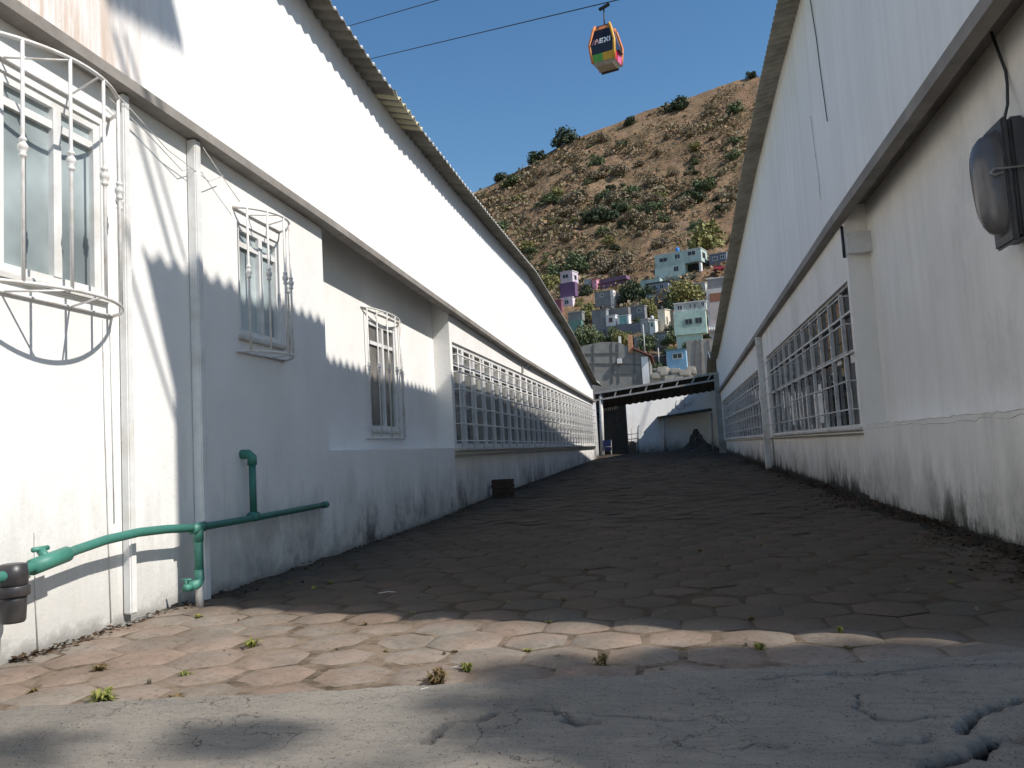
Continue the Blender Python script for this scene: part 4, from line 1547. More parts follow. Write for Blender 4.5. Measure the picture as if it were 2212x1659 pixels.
# ------------------------------------------------------------------ hillside
ridge_px = [(300, 640), (600, 560), (800, 500), (950, 450), (1030, 412), (1065, 396), (1100, 378), (1140, 358), (1190, 326), (1240, 300), (1330, 268), (1400, 238), (1470, 218), (1530, 196), (1590, 174), (1640, 166), (1720, 140), (1900, 110), (2212, 160), (2600, 300)]
RIDGE = []
for a, b in ridge_px:
    d = ray(a, b)
    RIDGE.append((math.atan2(d.x, d.y), d.z / math.hypot(d.x, d.y)))
RIDGE.sort()
HR0, HR1 = 95.0, 430.0
E0 = 0.045


def hill_r(s):
    return HR0 + (HR1 - HR0) * s ** 1.05


def hill_pt(px, py):
    """the point of the hillside seen at a picture position"""
    d = ray(px, py)
    h = math.hypot(d.x, d.y)
    az, e = math.atan2(d.x, d.y), d.z / h
    s = min(max((e - E0) / (interp(RIDGE, az) - E0), 0.0), 1.0)
    r = hill_r(s)
    return Vector((d.x / h * r, d.y / h * r, e * r)), r


ns = 300
azs = np.concatenate([np.linspace(R(-58), R(-17), 50), np.linspace(R(-16.8), R(14), 330), np.linspace(R(14.5), R(62), 50)])
na = len(azs)
ss = np.linspace(0, 1, ns)
AZ, SS = np.meshgrid(azs, ss)
er = np.interp(AZ, [a for a, b in RIDGE], [b for a, b in RIDGE])
RRr = HR0 + (HR1 - HR0) * SS ** 1.05
E = E0 + (er - E0) * SS
X, Y = np.sin(AZ) * RRr, np.cos(AZ) * RRr
Z = E * RRr
fade = np.clip(SS * 6, 0, 1) * np.clip((1 - SS) * 8, 0.25, 1)
Z += fade * (6.0 * fbm(X / 38, Y / 38, 21, 4) + 4.0 * fbm(X / 10, Y / 10, 22, 5, 0.7) + 2.0 * fbm(X / 3, Y / 3, 25, 3, 0.6))
# back slope and skirt
Xb, Yb = X[-1] * 1.6, Y[-1] * 1.6
X = np.vstack([X[0] * 0.8, X, X[-1] * 1.08, Xb])
Y = np.vstack([Y[0] * 0.8, Y, Y[-1] * 1.08, Yb])
Z = np.vstack([Z[0] * 0 - 1.0, Z, Z[-1] * 0.98, Z[-1] * 0.25])
hill = link('hillside', grid_mesh(X, Y, Z, 'hillside', M['hill']))
struct(hill, 'steep dry brown hillside rising behind the alley')


def hill_z(x, y):
    az, r = math.atan2(x, y), math.hypot(x, y)
    s = min(max(((r - HR0) / (HR1 - HR0)), 0), 1) ** (1 / 1.05)
    return (E0 + (interp(RIDGE, az) - E0) * s) * r


# dry tufts and stones: nobody could count them
rs = np.random.RandomState(5)
tv, tf = [], []
cnt = 0
for i in range(42000):
    az = rs.uniform(R(-15), R(11))
    sv = rs.uniform(0.33, 0.985)
    r = HR0 + (HR1 - HR0) * sv ** 1.05
    x, y = math.sin(az) * r, math.cos(az) * r
    dens = math.sin(x * 0.11 + 3 * math.sin(y * 0.05)) * math.sin(y * 0.09 + 2 * math.sin(x * 0.07))
    if rs.rand() > 0.6 + 0.4 * dens:
        continue
    z = (E0 + (interp(RIDGE, az) - E0) * sv) * r
    h = min(2.4, rs.exponential(0.55) + 0.22) * (1.0 + 0.5 * dens) * (0.55 + r / 700)
    for k in range(7):
        c = Vector((x, y, z + h * 0.25)) + Vector((rs.normal(), rs.normal(), abs(rs.normal()) * .6)) * h * 0.45
        u = Vector((rs.normal(), rs.normal(), rs.normal())).normalized()
        a_ = u.orthogonal().normalized()
        b_ = u.cross(a_)
        q = h * rs.uniform(.18, .42)
        b = len(tv)
        tv += [tuple(c - a_ * q), tuple(c + b_ * q * .7), tuple(c + a_ * q), tuple(c - b_ * q * .7)]
        tf.append((b, b + 1, b + 2, b + 3))
me = bpy.data.meshes.new('dry_scrub')
me.from_pydata(tv, [], tf)
me.materials.append(M['tuft'])
o = link('dry_scrub', me)
tag(o, 'dry grass tufts and low scrub covering the hillside', 'scrub', kind='stuff')


# ------------------------------------------------------------------ shrubs and trees
def crown_mesh(name, mat, seed, n=700, clumps=11, flat=0.8, leaf=0.16):
    """unit crown, centre 0,0,0.6, radius about 1"""
    rs = random.Random(seed)
    mb = MB()
    cl = []
    for i in range(clumps):
        th, rr_ = rs.uniform(0, 6.283), math.sqrt(rs.random()) * 0.72
        z = rs.uniform(0.15, 1.0) * flat
        k = 1 - 0.55 * abs(z / flat - 0.45)
        cl.append((Vector((math.cos(th) * rr_ * k, math.sin(th) * rr_ * k, z)), rs.uniform(0.27, 0.46)))
    for i in range(n):
        c, cr = rs.choice(cl)
        d = Vector((rs.gauss(0, 1), rs.gauss(0, 1), rs.gauss(0, 1))).normalized()
        p = c + d * cr * rs.uniform(0.55, 1.05)
        if p.z < -0.02:
            p.z = abs(p.z) * 0.5
        u = (d + Vector((rs.gauss(0, .7), rs.gauss(0, .7), rs.gauss(0, .7)))).normalized()
        a = u.orthogonal().normalized()
        a.rotate(Matrix.Rotation(rs.uniform(0, 6.28), 3, u))
        b = u.cross(a)
        s = leaf * rs.uniform(0.5, 1.15)
        mb.add([p - a * s, p + b * s * 0.6, p + a * s, p - b * s * 0.6], [(0, 1, 2, 3)])
    return mb.mesh(name, mat, recalc=False)


def trunk_mesh(name, seed, h=0.5):
    rs = random.Random(seed)
    mb = MB()
    mb.tube([(0, 0, -0.35), (0.02, 0, 0.0), (0.03, 0.02, h * 0.6), (0.0, 0.03, h)], [0.09, 0.075, 0.055, 0.04], 7)
    for i in range(5):
        th = rs.uniform(0, 6.28)
        mb.tube([(0.02, 0.01, h * rs.uniform(.3, .9)), (math.cos(th) * .3, math.sin(th) * .3, h + .15), (math.cos(th) * .5, math.sin(th) * .5, h + .4)], [0.04, 0.025, 0.01], 5)
    return mb.mesh(name, M['bark'])


CR = {}
for kind_, mt in (('shrub', 'leaf'), ('dark', 'leaf_dark'), ('olive', 'leaf_olive'), ('dry', 'leaf_dry')):
    CR[kind_] = [crown_mesh('crown', M[mt], 10 + i + hash(kind_) % 1 + len(kind_) * 7, 1500, 14 + i * 3, [0.8, 0.95, 0.75][i], 0.105) for i in range(3)]
TR = [trunk_mesh('trunk', 60 + i) for i in range(2)]
vi = [0]


def plant(name, label, cat, base, rx, rz, kind_='shrub', group=None):
    vi[0] += 1
    t = thing(name, label, cat, tuple(base), random.uniform(0, 6.28), group)
    t.scale = (rx, rx, rz)
    c = link('crown', CR[kind_][vi[0] % 3], t)
    k = link('trunk', TR[vi[0] % 2], t)
    return t


def hill_plant(px, py, rpx, kind_, label, group=None, name='shrub', cat='shrub', asp=0.85):
    """px,py: foot of the plant in the picture, rpx: half width in picture pixels"""
    p, r = hill_pt(px, py)
    s = rpx * r / F
    p.z -= s * 0.15
    return plant(name, label, cat, p, s, s * asp * 1.05, kind_, group)


for a in [(1462, 238, 34, 'dark', 'round dark green shrub on the skyline, largest of those right of the cabin'),
          (1226, 308, 40, 'dark', 'broad dark green shrub on the ridge left of the hill middle'),
          (1161, 350, 31, 'dark', 'dark green shrub on the ridge next left of the broad one'),
          (1361, 270, 19, 'dark', 'small dark shrub alone on the skyline below the cabin'),
          (1083, 388, 20, 'dark', 'leftmost small shrub on the skyline, by the left roof edge'),
          (1622, 168, 17, 'dark', 'topmost small shrub on the skyline beside the right roof edge'),
          (1589, 244, 26, 'shrub', 'green shrub on the upper slope, near the right roof edge'),
          (1586, 314, 23, 'shrub', 'green shrub on the bare slope, lower of the two near the right roof edge')]:
    hill_plant(*a)
GS = 'shrubs scattered over the brown hillside'
mid = [(1300, 306, 22, 'dry'), (1340, 318, 14, 'shrub'), (1505, 345, 18, 'dry'), (1185, 440, 30, 'shrub'), (1205, 425, 20, 'olive'), (1240, 440, 26, 'dry'), (1285, 478, 34, 'dark'), (1335, 440, 30, 'dry'), (1360, 428, 34, 'shrub'), (1410, 400, 24, 'dry'), (1500, 436, 44, 'dark'), (1520, 412, 30, 'shrub'), (1300, 505, 24, 'shrub'), (1255, 425, 18, 'dark'), (1400, 448, 18, 'dry'), (1120, 430, 16, 'olive'), (1085, 500, 24, 'shrub'), (1135, 478, 18, 'dry'), (1190, 500, 20, 'dry'), (1360, 470, 16, 'dry'), (1430, 470, 15, 'dry'), (1245, 480, 16, 'olive'), (1140, 540, 26, 'olive'), (1230, 540, 14, 'dry'), (1385, 510, 14, 'dry'), (1455, 380, 14, 'dry'), (1560, 380, 16, 'dry'), (1420, 330, 12, 'dry'), (1250, 350, 14, 'dry'), (1200, 375, 16, 'dry'), (1150, 400, 14, 'dry'), (1310, 370, 16, 'dry'), (1380, 355, 13, 'dry'), (1480, 290, 12, 'dry'), (1440, 300, 12, 'dry'), (1540, 300, 13, 'dry'), (1320, 410, 16, 'dark'), (1270, 400, 15, 'shrub'), (1470, 425, 14, 'dry'), (1560, 430, 20, 'dry')]
rq = random.Random(77)
for i in range(150):
    px = rq.uniform(1045, 1620)
    top = interp([(1030, 412), (1140, 358), (1240, 300), (1400, 238), (1640, 166)], px) + 18
    py = top + (590 - top) * rq.random() ** .8
    mid.append((px, py, rq.uniform(7, 17) * (0.8 + (py - top) / 600), rq.choice(['dry', 'dry', 'shrub', 'olive', 'shrub', 'dry', 'dark'])))
for i in range(30):
    px = rq.gauss(1330, 95)
    py = rq.gauss(435, 35)
    mid.append((px, py, rq.uniform(16, 30), rq.choice(['dry', 'shrub', 'dark', 'dry'])))
for i in range(60):
    px = rq.uniform(1205, 1560)
    py = rq.uniform(600, 800)
    mid.append((px, py, rq.uniform(7, 13), rq.choice(['olive', 'shrub', 'dark', 'shrub', 'dry'])))
for a in mid:
    lab = {'dry': 'small brown dry bush on the hillside slope', 'shrub': 'mid green bush on the hillside slope', 'dark': 'dark green bush on the hillside slope', 'olive': 'yellowish olive bush on the hillside slope'}[a[3]]
    hill_plant(a[0], a[1], a[2] * rq.uniform(.9, 1.25), a[3], lab, GS + ', ' + {'dry': 'brown ones', 'shrub': 'green ones', 'dark': 'dark ones', 'olive': 'olive ones'}[a[3]], asp=rq.uniform(.55, 1.0))

for a in [(1245, 588, 32, 'shrub', 'green tree above the purple tower house'),
          (1190, 630, 30, 'olive', 'olive green tree left of the purple tower house, by the roof edge'),
          (1365, 650, 32, 'dark', 'dark leafy tree right of the purple roof house'),
          (1525, 542, 44, 'olive', 'large olive tree above the top mint house'),
          (1480, 655, 36, 'olive', 'olive tree below the top mint house'),
          (1402, 672, 21, 'olive', 'yellowish round tree in the middle of the houses'),
          (1270, 686, 22, 'olive', 'ochre tree beside the white and pink lower room'),
          (1265, 745, 32, 'shrub', 'green tree below the teal house at the left roof edge'),
          (1322, 735, 22, 'shrub', 'green tree above the big concrete shed, left of its brick stub'),
          (1400, 755, 24, 'shrub', 'green tree right of the orange brick stub'),
          (1447, 728, 20, 'dark', 'dark tree at the left foot of the big mint house'),
          (1300, 585, 26, 'dry', 'brown dry tree above the purple roof house'),
          (1350, 578, 24, 'dry', 'brown dry tree left of the top mint house'),
          (1445, 668, 14, 'dark', 'small dark tree left of the big mint house roof'),
          (1490, 758, 16, 'shrub', 'pale green bush above the small blue house'),
          (1265, 640, 18, 'dark', 'dark bush between purple tower and pink shed'),
          (1345, 648, 16, 'shrub', 'green bush below the purple roof'),
          (1398, 645, 20, 'dark', 'dark green tree below the grey blue fronted house'),
          (1418, 690, 15, 'olive', 'olive bush above the small white house'),
          (1378, 702, 14, 'dark', 'dark bush above the long grey retaining wall'),
          (1252, 662, 15, 'olive', 'olive bush right of the purple tower foot'),
          (1218, 712, 15, 'shrub', 'green bush left of the teal house, by the roof edge'),
          (1345, 742, 20, 'olive', 'olive tree directly above the white stub of the block shed'),
          (1290, 742, 20, 'shrub', 'green bush above the left half of the block shed'),
          (1505, 640, 18, 'olive', 'olive bush left of the white and brick house'),
          (1370, 740, 16, 'dry', 'dry brown bush right of the orange brick stub'),
          (1440, 772, 14, 'dark', 'dark bush left of the small blue house'),
          (1422, 800, 14, 'shrub', 'green bush between block shed and blue house'),
          (1455, 740, 18, 'shrub', 'green bush below the left corner of the big mint house'),
          (1335, 600, 20, 'dry', 'dry bush behind the purple roof'),
          (1200, 600, 22, 'shrub', 'green tree highest left of the purple tower')]:
    hill_plant(a[0], a[1], a[2] * 1.2, a[3], a[4], None, 'tree', 'tree', 1.1)

# ------------------------------------------------------------------ houses on the hill
PAINT = {}


def paint(c):
    if c not in PAINT:
        PAINT[c] = simple('house_paint', tuple(min(.85, (x * 0.8 + 0.2 * (c[0] + c[1] + c[2]) / 3) * 1.15) for x in c), 0.85, 0.2, 0.8, bump=0.15, dirt=tuple(x * 0.7 for x in c))
    return PAINT[c]


pane_d = simple('house_glass', (0.025, 0.03, 0.035), 0.15, 0.4, 2, spec=0.5)


class House:
    """a house whose front is turned by yaw; blocks are placed from picture positions at one distance"""

    def __init__(self, name, label, fx, fy, yaw=-20, dist=None, cat='house'):
        p, r = hill_pt(fx, fy)
        if dist:
            d = ray(fx, fy)
            p = d * (dist / math.hypot(d.x, d.y))
            r = dist
        self.p, self.r = p, r
        self.az = math.atan2(p.x, p.y)
        self.rot = -self.az + R(yaw)
        self.root = thing(name, label, cat, tuple(p), self.rot)
        self.k = r / F
        self.fx, self.fy = fx, fy
        self.yaw = R(yaw)

    def loc(self, px, py):
        # picture offsets, undoing the roll of the camera
        dx, dy = px - self.fx, py - self.fy
        ro = R(3.9)
        u = dx * math.cos(ro) - dy * math.sin(ro)
        v = -(dx * math.sin(ro) + dy * math.cos(ro))
        return u * self.k / math.cos(self.yaw), v * self.k

    def block(self, x0, y0, x1, y1, side, c, name='wall', roof=None, down=0.0, over=0.15, parapet=True, front=0.0):
        xa, za = self.loc((x0 + x1) / 2 - (x1 - x0) / 2, (y0 + y1) / 2)
        xb, zb = self.loc((x0 + x1) / 2 + (x1 - x0) / 2, (y0 + y1) / 2)
        zc = (za + zb) / 2
        hh = (y1 - y0) * self.k / 2
        z0, z1 = zc - hh - down, zc + hh
        dep = max(1.5, side * self.k / max(0.15, math.sin(abs(self.yaw))))
        w = MB()
        w.box((xa, front, z0), (xb, front + dep, z1))
        o = w.build(name, paint(c), self.root)
        if roof:
            rbm = MB()
            if parapet:
                rbm.box((xa - over, front - over, z1 + 0.002), (xb + over, front + dep + over, z1 + 0.18))
            rbm.build('roof', paint(roof), self.root)
        return xa, xb, z0, z1, dep, front

    def win(self, x0, y0, x1, y1, front=0.0, c=(0.6, 0.6, 0.58)):
        xa, za = self.loc((x0 + x1) / 2 - (x1 - x0) / 2, (y0 + y1) / 2)
        xb, zb = self.loc((x0 + x1) / 2 + (x1 - x0) / 2, (y0 + y1) / 2)
        zc, hh = (za + zb) / 2, (y1 - y0) * self.k / 2
        t = min(0.12, (xb - xa) * 0.14)
        m_ = MB()
        f = front
        m_.box((xa, f - 0.07, zc - hh), (xa + t, f - 0.003, zc + hh)).box((xb - t, f - 0.07, zc - hh), (xb, f - 0.003, zc + hh))
        m_.box((xa + t, f - 0.068, zc - hh), (xb - t, f - 0.003, zc - hh + t)).box((xa + t, f - 0.068, zc + hh - t), (xb - t, f - 0.003, zc + hh))
        xm = (xa + xb) / 2
        m_.box((xm - t * .35, f - 0.06, zc - hh + t), (xm + t * .35, f - 0.003, zc + hh - t))
        o = m_.build('window', paint(c), self.root)
        MB().box((xa + t * .5, f - 0.035, zc - hh + t * .5), (xb - t * .5, f - 0.012, zc + hh - t * .5)).build('pane', pane_d, o)

    def sidewin(self, blk, v0, v1, z0, z1):
        xa, xb, za, zb, dep, fr = blk
        y0, y1 = fr + dep * v0, fr + dep * v1
        h0, h1 = za + (zb - za) * z0, za + (zb - za) * z1
        o = MB().box((xb + 0.003, y0, h0), (xb + 0.05, y1, h1)).build('window', paint((0.4, 0.4, 0.4)), self.root)
        MB().box((xb + 0.052, y0 + .1, h0 + .1), (xb + 0.06, y1 - .1, h1 - .1)).build('pane', pane_d, o)


mint, mint2 = (0.40, 0.53, 0.50), (0.50, 0.64, 0.58)
# top mint house
h = House('hill_house', 'mint green two storey house with flat roof and dark carport, top of the village', 1448, 598, -18)
b1 = h.block(1415, 546, 1512, 573, 14, mint, roof=(0.62, 0.62, 0.6))
b2 = h.block(1415, 573.4, 1479, 597, 20, mint2, down=4)
h.block(1415, 597.4, 1512, 607, 10, (0.27, 0.38, 0.33), 'base_wall', down=4, front=-.3)
h.block(1480, 573.4, 1510, 597, 4, (0.03, 0.03, 0.03), 'carport_back', front=2.5, down=3)
h.block(1508, 573.4, 1512, 597, 3, (0.7, 0.7, 0.68), 'carport_post', down=3)
for w in [(1424, 555, 1442, 565), (1457, 550, 1469, 561), (1484, 547, 1501, 557), (1455, 576, 1466, 588)]:
    h.win(*w)
h.sidewin(b1, .2, .7, .3, .8)
# water tank on it
tp_ = h.root.matrix_basis @ Vector((0, 0, 0))
xa, za = h.loc(1459, 546)
bpy.context.view_layer.update()
wp = h.root.matrix_world @ Vector((xa, 2.0, b1[3] + 0.18))
WT = thing('water_tank', 'blue plastic water tank on the roof of the top mint house', 'water tank', tuple(wp))
k_ = h.k
MB().lathe([(4.5 * k_, 0), (5 * k_, .1), (5 * k_, 9 * k_), (3.5 * k_, 11.5 * k_), (1.6 * k_, 12 * k_), (1.6 * k_, 13 * k_), (0, 13.2 * k_)], (0, 0, 0), n=18).build('tank', simple('blue_tank', (0.05, 0.18, 0.48), 0.4, 0.15, 2), WT)
# lower blue annex
h = House('hill_house', 'low house with green roof slab and grey blue front, left below the top mint house', 1420, 633, -18)
h.block(1376, 598, 1419, 611, 6, (0.38, 0.50, 0.46), 'upper_wall', front=2.5, down=3)
b1 = h.block(1399, 611, 1443, 633, 8, (0.24, 0.30, 0.42), roof=(0.09, 0.09, 0.09), down=3, over=0.5)
h.win(1404, 615, 1418, 627)
h.win(1424, 614, 1434, 625)
# purple tower
h = House('hill_house', 'narrow purple tower house with pink white rooms above and below', 1229, 668, -26)
b1 = h.block(1210, 585, 1236, 609, 13, (0.56, 0.46, 0.55), 'upper_room', roof=(0.65, 0.6, 0.63))
h.block(1209, 609.4, 1242, 641, 6, (0.145, 0.07, 0.17), down=0)
b2 = h.block(1214, 644, 1240, 668, 7, (0.72, 0.56, 0.64), 'lower_room', roof=(0.72, 0.66, 0.68), front=-0.8, down=0)
h.block(1214, 668.4, 1240, 680, 7, (0.42, 0.16, 0.14), 'base_wall', front=-0.7, down=3)
h.win(1214, 590, 1228, 600)
h.sidewin(b1, .3, .7, .25, .7)
h.win(1222, 648, 1232, 658, front=-0.8)
# pink shed and purple roof
h = House('hill_house', 'small pink shed room joined to a low house with a purple roof', 1290, 626, -22)
h.block(1278, 603, 1289, 626, 5, (0.75, 0.30, 0.40), roof=(0.5, 0.12, 0.2), down=3)
b1 = h.block(1294, 611, 1350, 626, 8, (0.20, 0.09, 0.17), 'side_wall', down=3, front=1.0)
xa, xb, z0, z1, dep, fr = b1
MB().prism([(xa - .3, z1), (xb + .3, z1 + .3), (xb + .1, z1 + 1.5), (xa + .2, z1 + 1.3)], 1.0 - .3, 1.0 + dep).build('roof', paint((0.19, 0.10, 0.17)), h.root)
# grey block houses
h = House('hill_house', 'bare grey block house beside a thin white stair tower', 1305, 660, -20)
h.block(1285, 630, 1319, 664, 4, (0.23, 0.235, 0.24), roof=(0.3, 0.3, 0.3), down=3)
h.block(1320, 628, 1326, 656, 6, (0.78, 0.72, 0.66), 'stair_tower', down=3, front=-.5)
h.win(1296, 634, 1304, 641)
h = House('hill_house', 'long grey block house with a bright white room and a teal striped room', 1310, 712, -22)
h.block(1277, 668, 1309, 712, 4, (0.22, 0.225, 0.235), roof=(0.25, 0.25, 0.25), down=3, front=0.4)
h.block(1298, 662, 1345, 683, 4, (0.20, 0.19, 0.18), 'rear_room', front=3.5, down=2)
b1 = h.block(1310, 683, 1330, 705, 5, (0.80, 0.78, 0.75), 'white_room', roof=(0.6, 0.6, 0.58), front=-.2)
b2 = h.block(1335, 685, 1358, 703, 5, (0.22, 0.46, 0.43), 'teal_room', roof=(0.7, 0.7, 0.68), front=-.2)
h.block(1334.5, 684.6, 1339, 703, 3, (0.8, 0.8, 0.78), 'teal_room_pier', front=-.35)
h.block(1354.5, 684.6, 1358.5, 703, 3, (0.8, 0.8, 0.78), 'teal_room_pier', front=-.35)
h.block(1312, 703.6, 1400, 727, 3, (0.19, 0.195, 0.215), 'retaining_wall', front=-.6, down=3)
h.block(1281, 712.5, 1311, 727, 3, (0.10, 0.11, 0.13), 'base_wall', front=-.1, down=3)
h.win(1316, 687, 1324, 697, front=-.2, c=(0.3, 0.1, 0.1))
# teal house at the left
h = House('hill_house', 'small teal house with grey flat roof close to the left roof edge', 1244, 712, -18)
h.block(1227, 674, 1257, 692, 6, (0.20, 0.215, 0.20), 'upper_wall', roof=(0.35, 0.36, 0.34))
h.block(1229, 692.5, 1257, 712, 3, (0.12, 0.25, 0.22), down=3, front=-.3)
# cream houses
h = House('hill_house', 'cream rendered house with sunlit end, left of the big mint house', 1430, 712, -32)
b1 = h.block(1422, 670, 1437, 712, 11, (0.72, 0.62, 0.46), roof=(0.6, 0.55, 0.45), down=3)
h.sidewin(b1, .2, .45, .55, .8)
h = House('hill_house', 'small white house with pale green door left of the cream house', 1410, 718, -24)
h.block(1403, 692, 1415, 718, 6, (0.74, 0.76, 0.70), roof=(0.6, 0.6, 0.58), down=3)
h.win(1406, 697, 1411, 706, c=(0.3, 0.45, 0.35))
xa, za = h.loc(1402, 675)
bpy.context.view_layer.update()
wp = h.root.matrix_world @ Vector((xa, 1.0, za))
h = House('hill_house', 'low grey blue block rooms behind the white and teal rooms', 1360, 686, -20)
b1 = h.block(1347, 664, 1392, 686, 5, (0.20, 0.21, 0.225), roof=(0.3, 0.3, 0.31), down=2)
h.win(1352, 669, 1360, 678)
h.win(1376, 667, 1385, 676)
h = House('hill_house', 'tiny pinkish white shed above the grey blue block rooms', 1378, 666, -24)
h.block(1369, 655, 1383, 667, 4, (0.72, 0.64, 0.60), roof=(0.5, 0.45, 0.42), down=2)
h = House('hill_house', 'low maroon house left of the pink white lower room', 1205, 682, -18)
h.block(1192, 648, 1213, 684, 4, (0.22, 0.07, 0.10), roof=(0.3, 0.12, 0.14), down=3)
h = House('hill_house', 'grey retaining wall house under the grey blue front, top middle', 1420, 654, -16)
h.block(1396, 634, 1448, 656, 4, (0.19, 0.195, 0.20), down=3)
h.win(1403, 639, 1411, 648)
h = House('hill_house', 'rough ochre brick house between cream house and big mint house', 1450, 700, -20)
h.block(1442, 672, 1456, 706, 5, (0.40, 0.29, 0.19), roof=(0.35, 0.32, 0.28), down=3)
h = House('hill_house', 'grey block house low down between long retaining wall and block shed', 1385, 742, -16)
h.block(1370, 728, 1412, 746, 4, (0.25, 0.24, 0.225), roof=(0.32, 0.31, 0.29), down=3)
h.win(1376, 731, 1384, 739)
h = House('hill_house', 'dark open lean-to shed left of the small blue house', 1424, 798, -14)
h.block(1408, 770, 1436, 800, 4, (0.10, 0.085, 0.07), roof=(0.28, 0.25, 0.21), down=3)
h = House('hill_house', 'rust red brick shack right of the purple tower house', 1262, 642, -20)
h.block(1251, 616, 1272, 642, 5, (0.27, 0.13, 0.09), roof=(0.3, 0.27, 0.25), down=3)
h.win(1256, 624, 1263, 632)
h = House('hill_house', 'narrow pale grey house left of the small white house', 1394, 718, -20)
h.block(1384, 690, 1401, 718, 5, (0.42, 0.42, 0.40), roof=(0.5, 0.49, 0.47), down=3)
h.win(1389, 697, 1395, 705)
h = House('hill_house', 'grey shack with tin roof below the teal house', 1272, 738, -18)
h.block(1259, 718, 1282, 738, 4, (0.30, 0.29, 0.27), roof=(0.45, 0.44, 0.43), down=3, over=.4)
h = House('hill_house', 'unpainted grey house under the cream house', 1428, 742, -20)
h.block(1413, 719, 1441, 742, 5, (0.24, 0.235, 0.22), roof=(0.36, 0.35, 0.33), down=3)
h.win(1418, 725, 1425, 733)
h.win(1430, 724, 1436, 732)
h = House('hill_house', 'grey block house directly under the purple roof', 1345, 652, -20)
h.block(1331, 631, 1358, 652, 5, (0.26, 0.255, 0.25), roof=(0.38, 0.37, 0.36), down=3)
h.win(1337, 637, 1344, 645)
h = House('hill_house', 'small grey white house right of the olive tree, below the top mint house', 1512, 634, -16)
h.block(1499, 612, 1523, 634, 5, (0.50, 0.49, 0.47), roof=(0.55, 0.54, 0.52), down=3)
h.win(1505, 618, 1512, 626)
h = House('hill_house', 'pale blue tin roofed room left of the pink shed', 1272, 628, -20)
h.block(1262, 604, 1276, 615, 4, (0.36, 0.40, 0.44), roof=(0.42, 0.42, 0.42), down=3)
# water tanks on roofs
for k, (hx, hy, cl, lab) in enumerate([(1300, 668, (0.03, 0.03, 0.03), 'black water tank on the long grey block house'), (1409, 690, (0.7, 0.7, 0.68), 'white water tank above the small white house'), (1429, 669, (0.06, 0.06, 0.06), 'small black water tank on the cream house'), (1500, 654, (0.03, 0.03, 0.035), 'black water tank on the big mint house roof')]):
    p, r = hill_pt(hx, hy + 16)
    d = ray(hx, hy)
    p = d * ((r + 1.5) / math.hypot(d.x, d.y))
    k_ = r / F
    WT = thing('water_tank', lab, 'water tank', tuple(p))
    MB().lathe([(3.6 * k_, 0), (4 * k_, .1), (4 * k_, 6 * k_), (3 * k_, 8 * k_), (1.4 * k_, 8.6 * k_), (1.4 * k_, 9.4 * k_), (0, 9.5 * k_)], (0, 0, -.1), n=14).build('tank', simple('tank_plastic', cl, 0.5, 0.2, 2), WT)
# big mint house
h = House('hill_house', 'tall mint green house, three storeys with grey white top floor and two dark square windows', 1491, 748, -6)
b1 = h.block(1457, 654, 1524, 672, 3, (0.52, 0.53, 0.52), 'top_floor', roof=(0.66, 0.66, 0.64), front=.3)
h.block(1457, 672.4, 1524, 722, 3, (0.44, 0.62, 0.53), roof=None)
h.block(1462, 722.4, 1515, 752, 3, (0.44, 0.60, 0.52), 'lower_wall', front=.4, down=4)
for w in [(1463, 659, 1475, 670), (1489, 657, 1494, 668), (1498, 656, 1503, 667), (1513, 653, 1521, 665)]:
    h.win(*w, front=.3)
for w in [(1480, 689, 1496, 702), (1501, 687, 1516, 700)]:
    h.win(*w, c=(0.25, 0.25, 0.25))
# right edge houses
h = House('hill_house', 'white house with orange brick upper panel between the big mint house and the right roof', 1545, 706, -6)
h.block(1526, 597, 1568, 621, 3, (0.24, 0.235, 0.23), 'upper_wall', roof=(0.7, 0.7, 0.68), front=3)
b1 = h.block(1529, 624, 1566, 706, 3, (0.70, 0.64, 0.60), down=4)
h.block(1534, 634, 1566, 652, 2, (0.40, 0.16, 0.08), 'brick_panel', front=-.12)
h.block(1534, 652.4, 1566, 700, 2, (0.62, 0.50, 0.45), 'pale_brick_panel', front=-.1)
for k in range(7):
    h.block(1528 + k * 5, 708, 1529.4 + k * 5, 717, .5, (0.7, 0.7, 0.68), 'railing_post', front=-1.5)
h = House('hill_house', 'dark blue grey house at the top right, beside the right roof edge', 1552, 580, -14)
h.block(1533, 548, 1568, 580, 6, (0.13, 0.15, 0.21), roof=(0.3, 0.33, 0.38), down=3)
h.win(1540, 554, 1550, 562)
h.win(1556, 552, 1565, 560)
# red car by it
p, r = hill_pt(1552, 592)
RC = thing('parked_car', 'small red car parked below the dark blue house at the top right', 'car', tuple(p + Vector((0, -3, 0.3))), R(8))
k_ = r / F
W = 23 * k_
cb_ = MB()
cb_.prism([(-W / 2, .25), (W / 2, .25), (W / 2, .75), (W * .42, .9), (W * .22, 1.0), (W * .1, 1.45), (-W * .28, 1.45), (-W * .4, 1.0), (-W / 2, .9)], -.8, .8)
cb_.build('body', simple('red_car_paint', (0.36, 0.02, 0.03), 0.25, 0.1, 2, spec=0.5), RC)
MB().prism([(W * .19, 1.02), (W * .09, 1.4), (-W * .26, 1.4), (-W * .36, 1.02)], -.815, -.803).build('side_window', pane_d, RC)
for x in (-W * .3, W * .3):
    for y in (-.78, .78):
        MB().lathe([(0.1, -.1), (.32, -.1), (.34, 0), (.32, .1), (.1, .1)], (x, y, .33), Vector((0, 1, 0)), 14).build('wheel', M['black'], RC)
# small blue house
h = House('hill_house', 'small sky blue house with one wide window above the canopy', 1462, 798, -10)
b1 = h.block(1441, 757, 1482, 798, 5, (0.22, 0.46, 0.66), roof=(0.10, 0.22, 0.30), down=3)
h.win(1453, 763, 1474, 776)
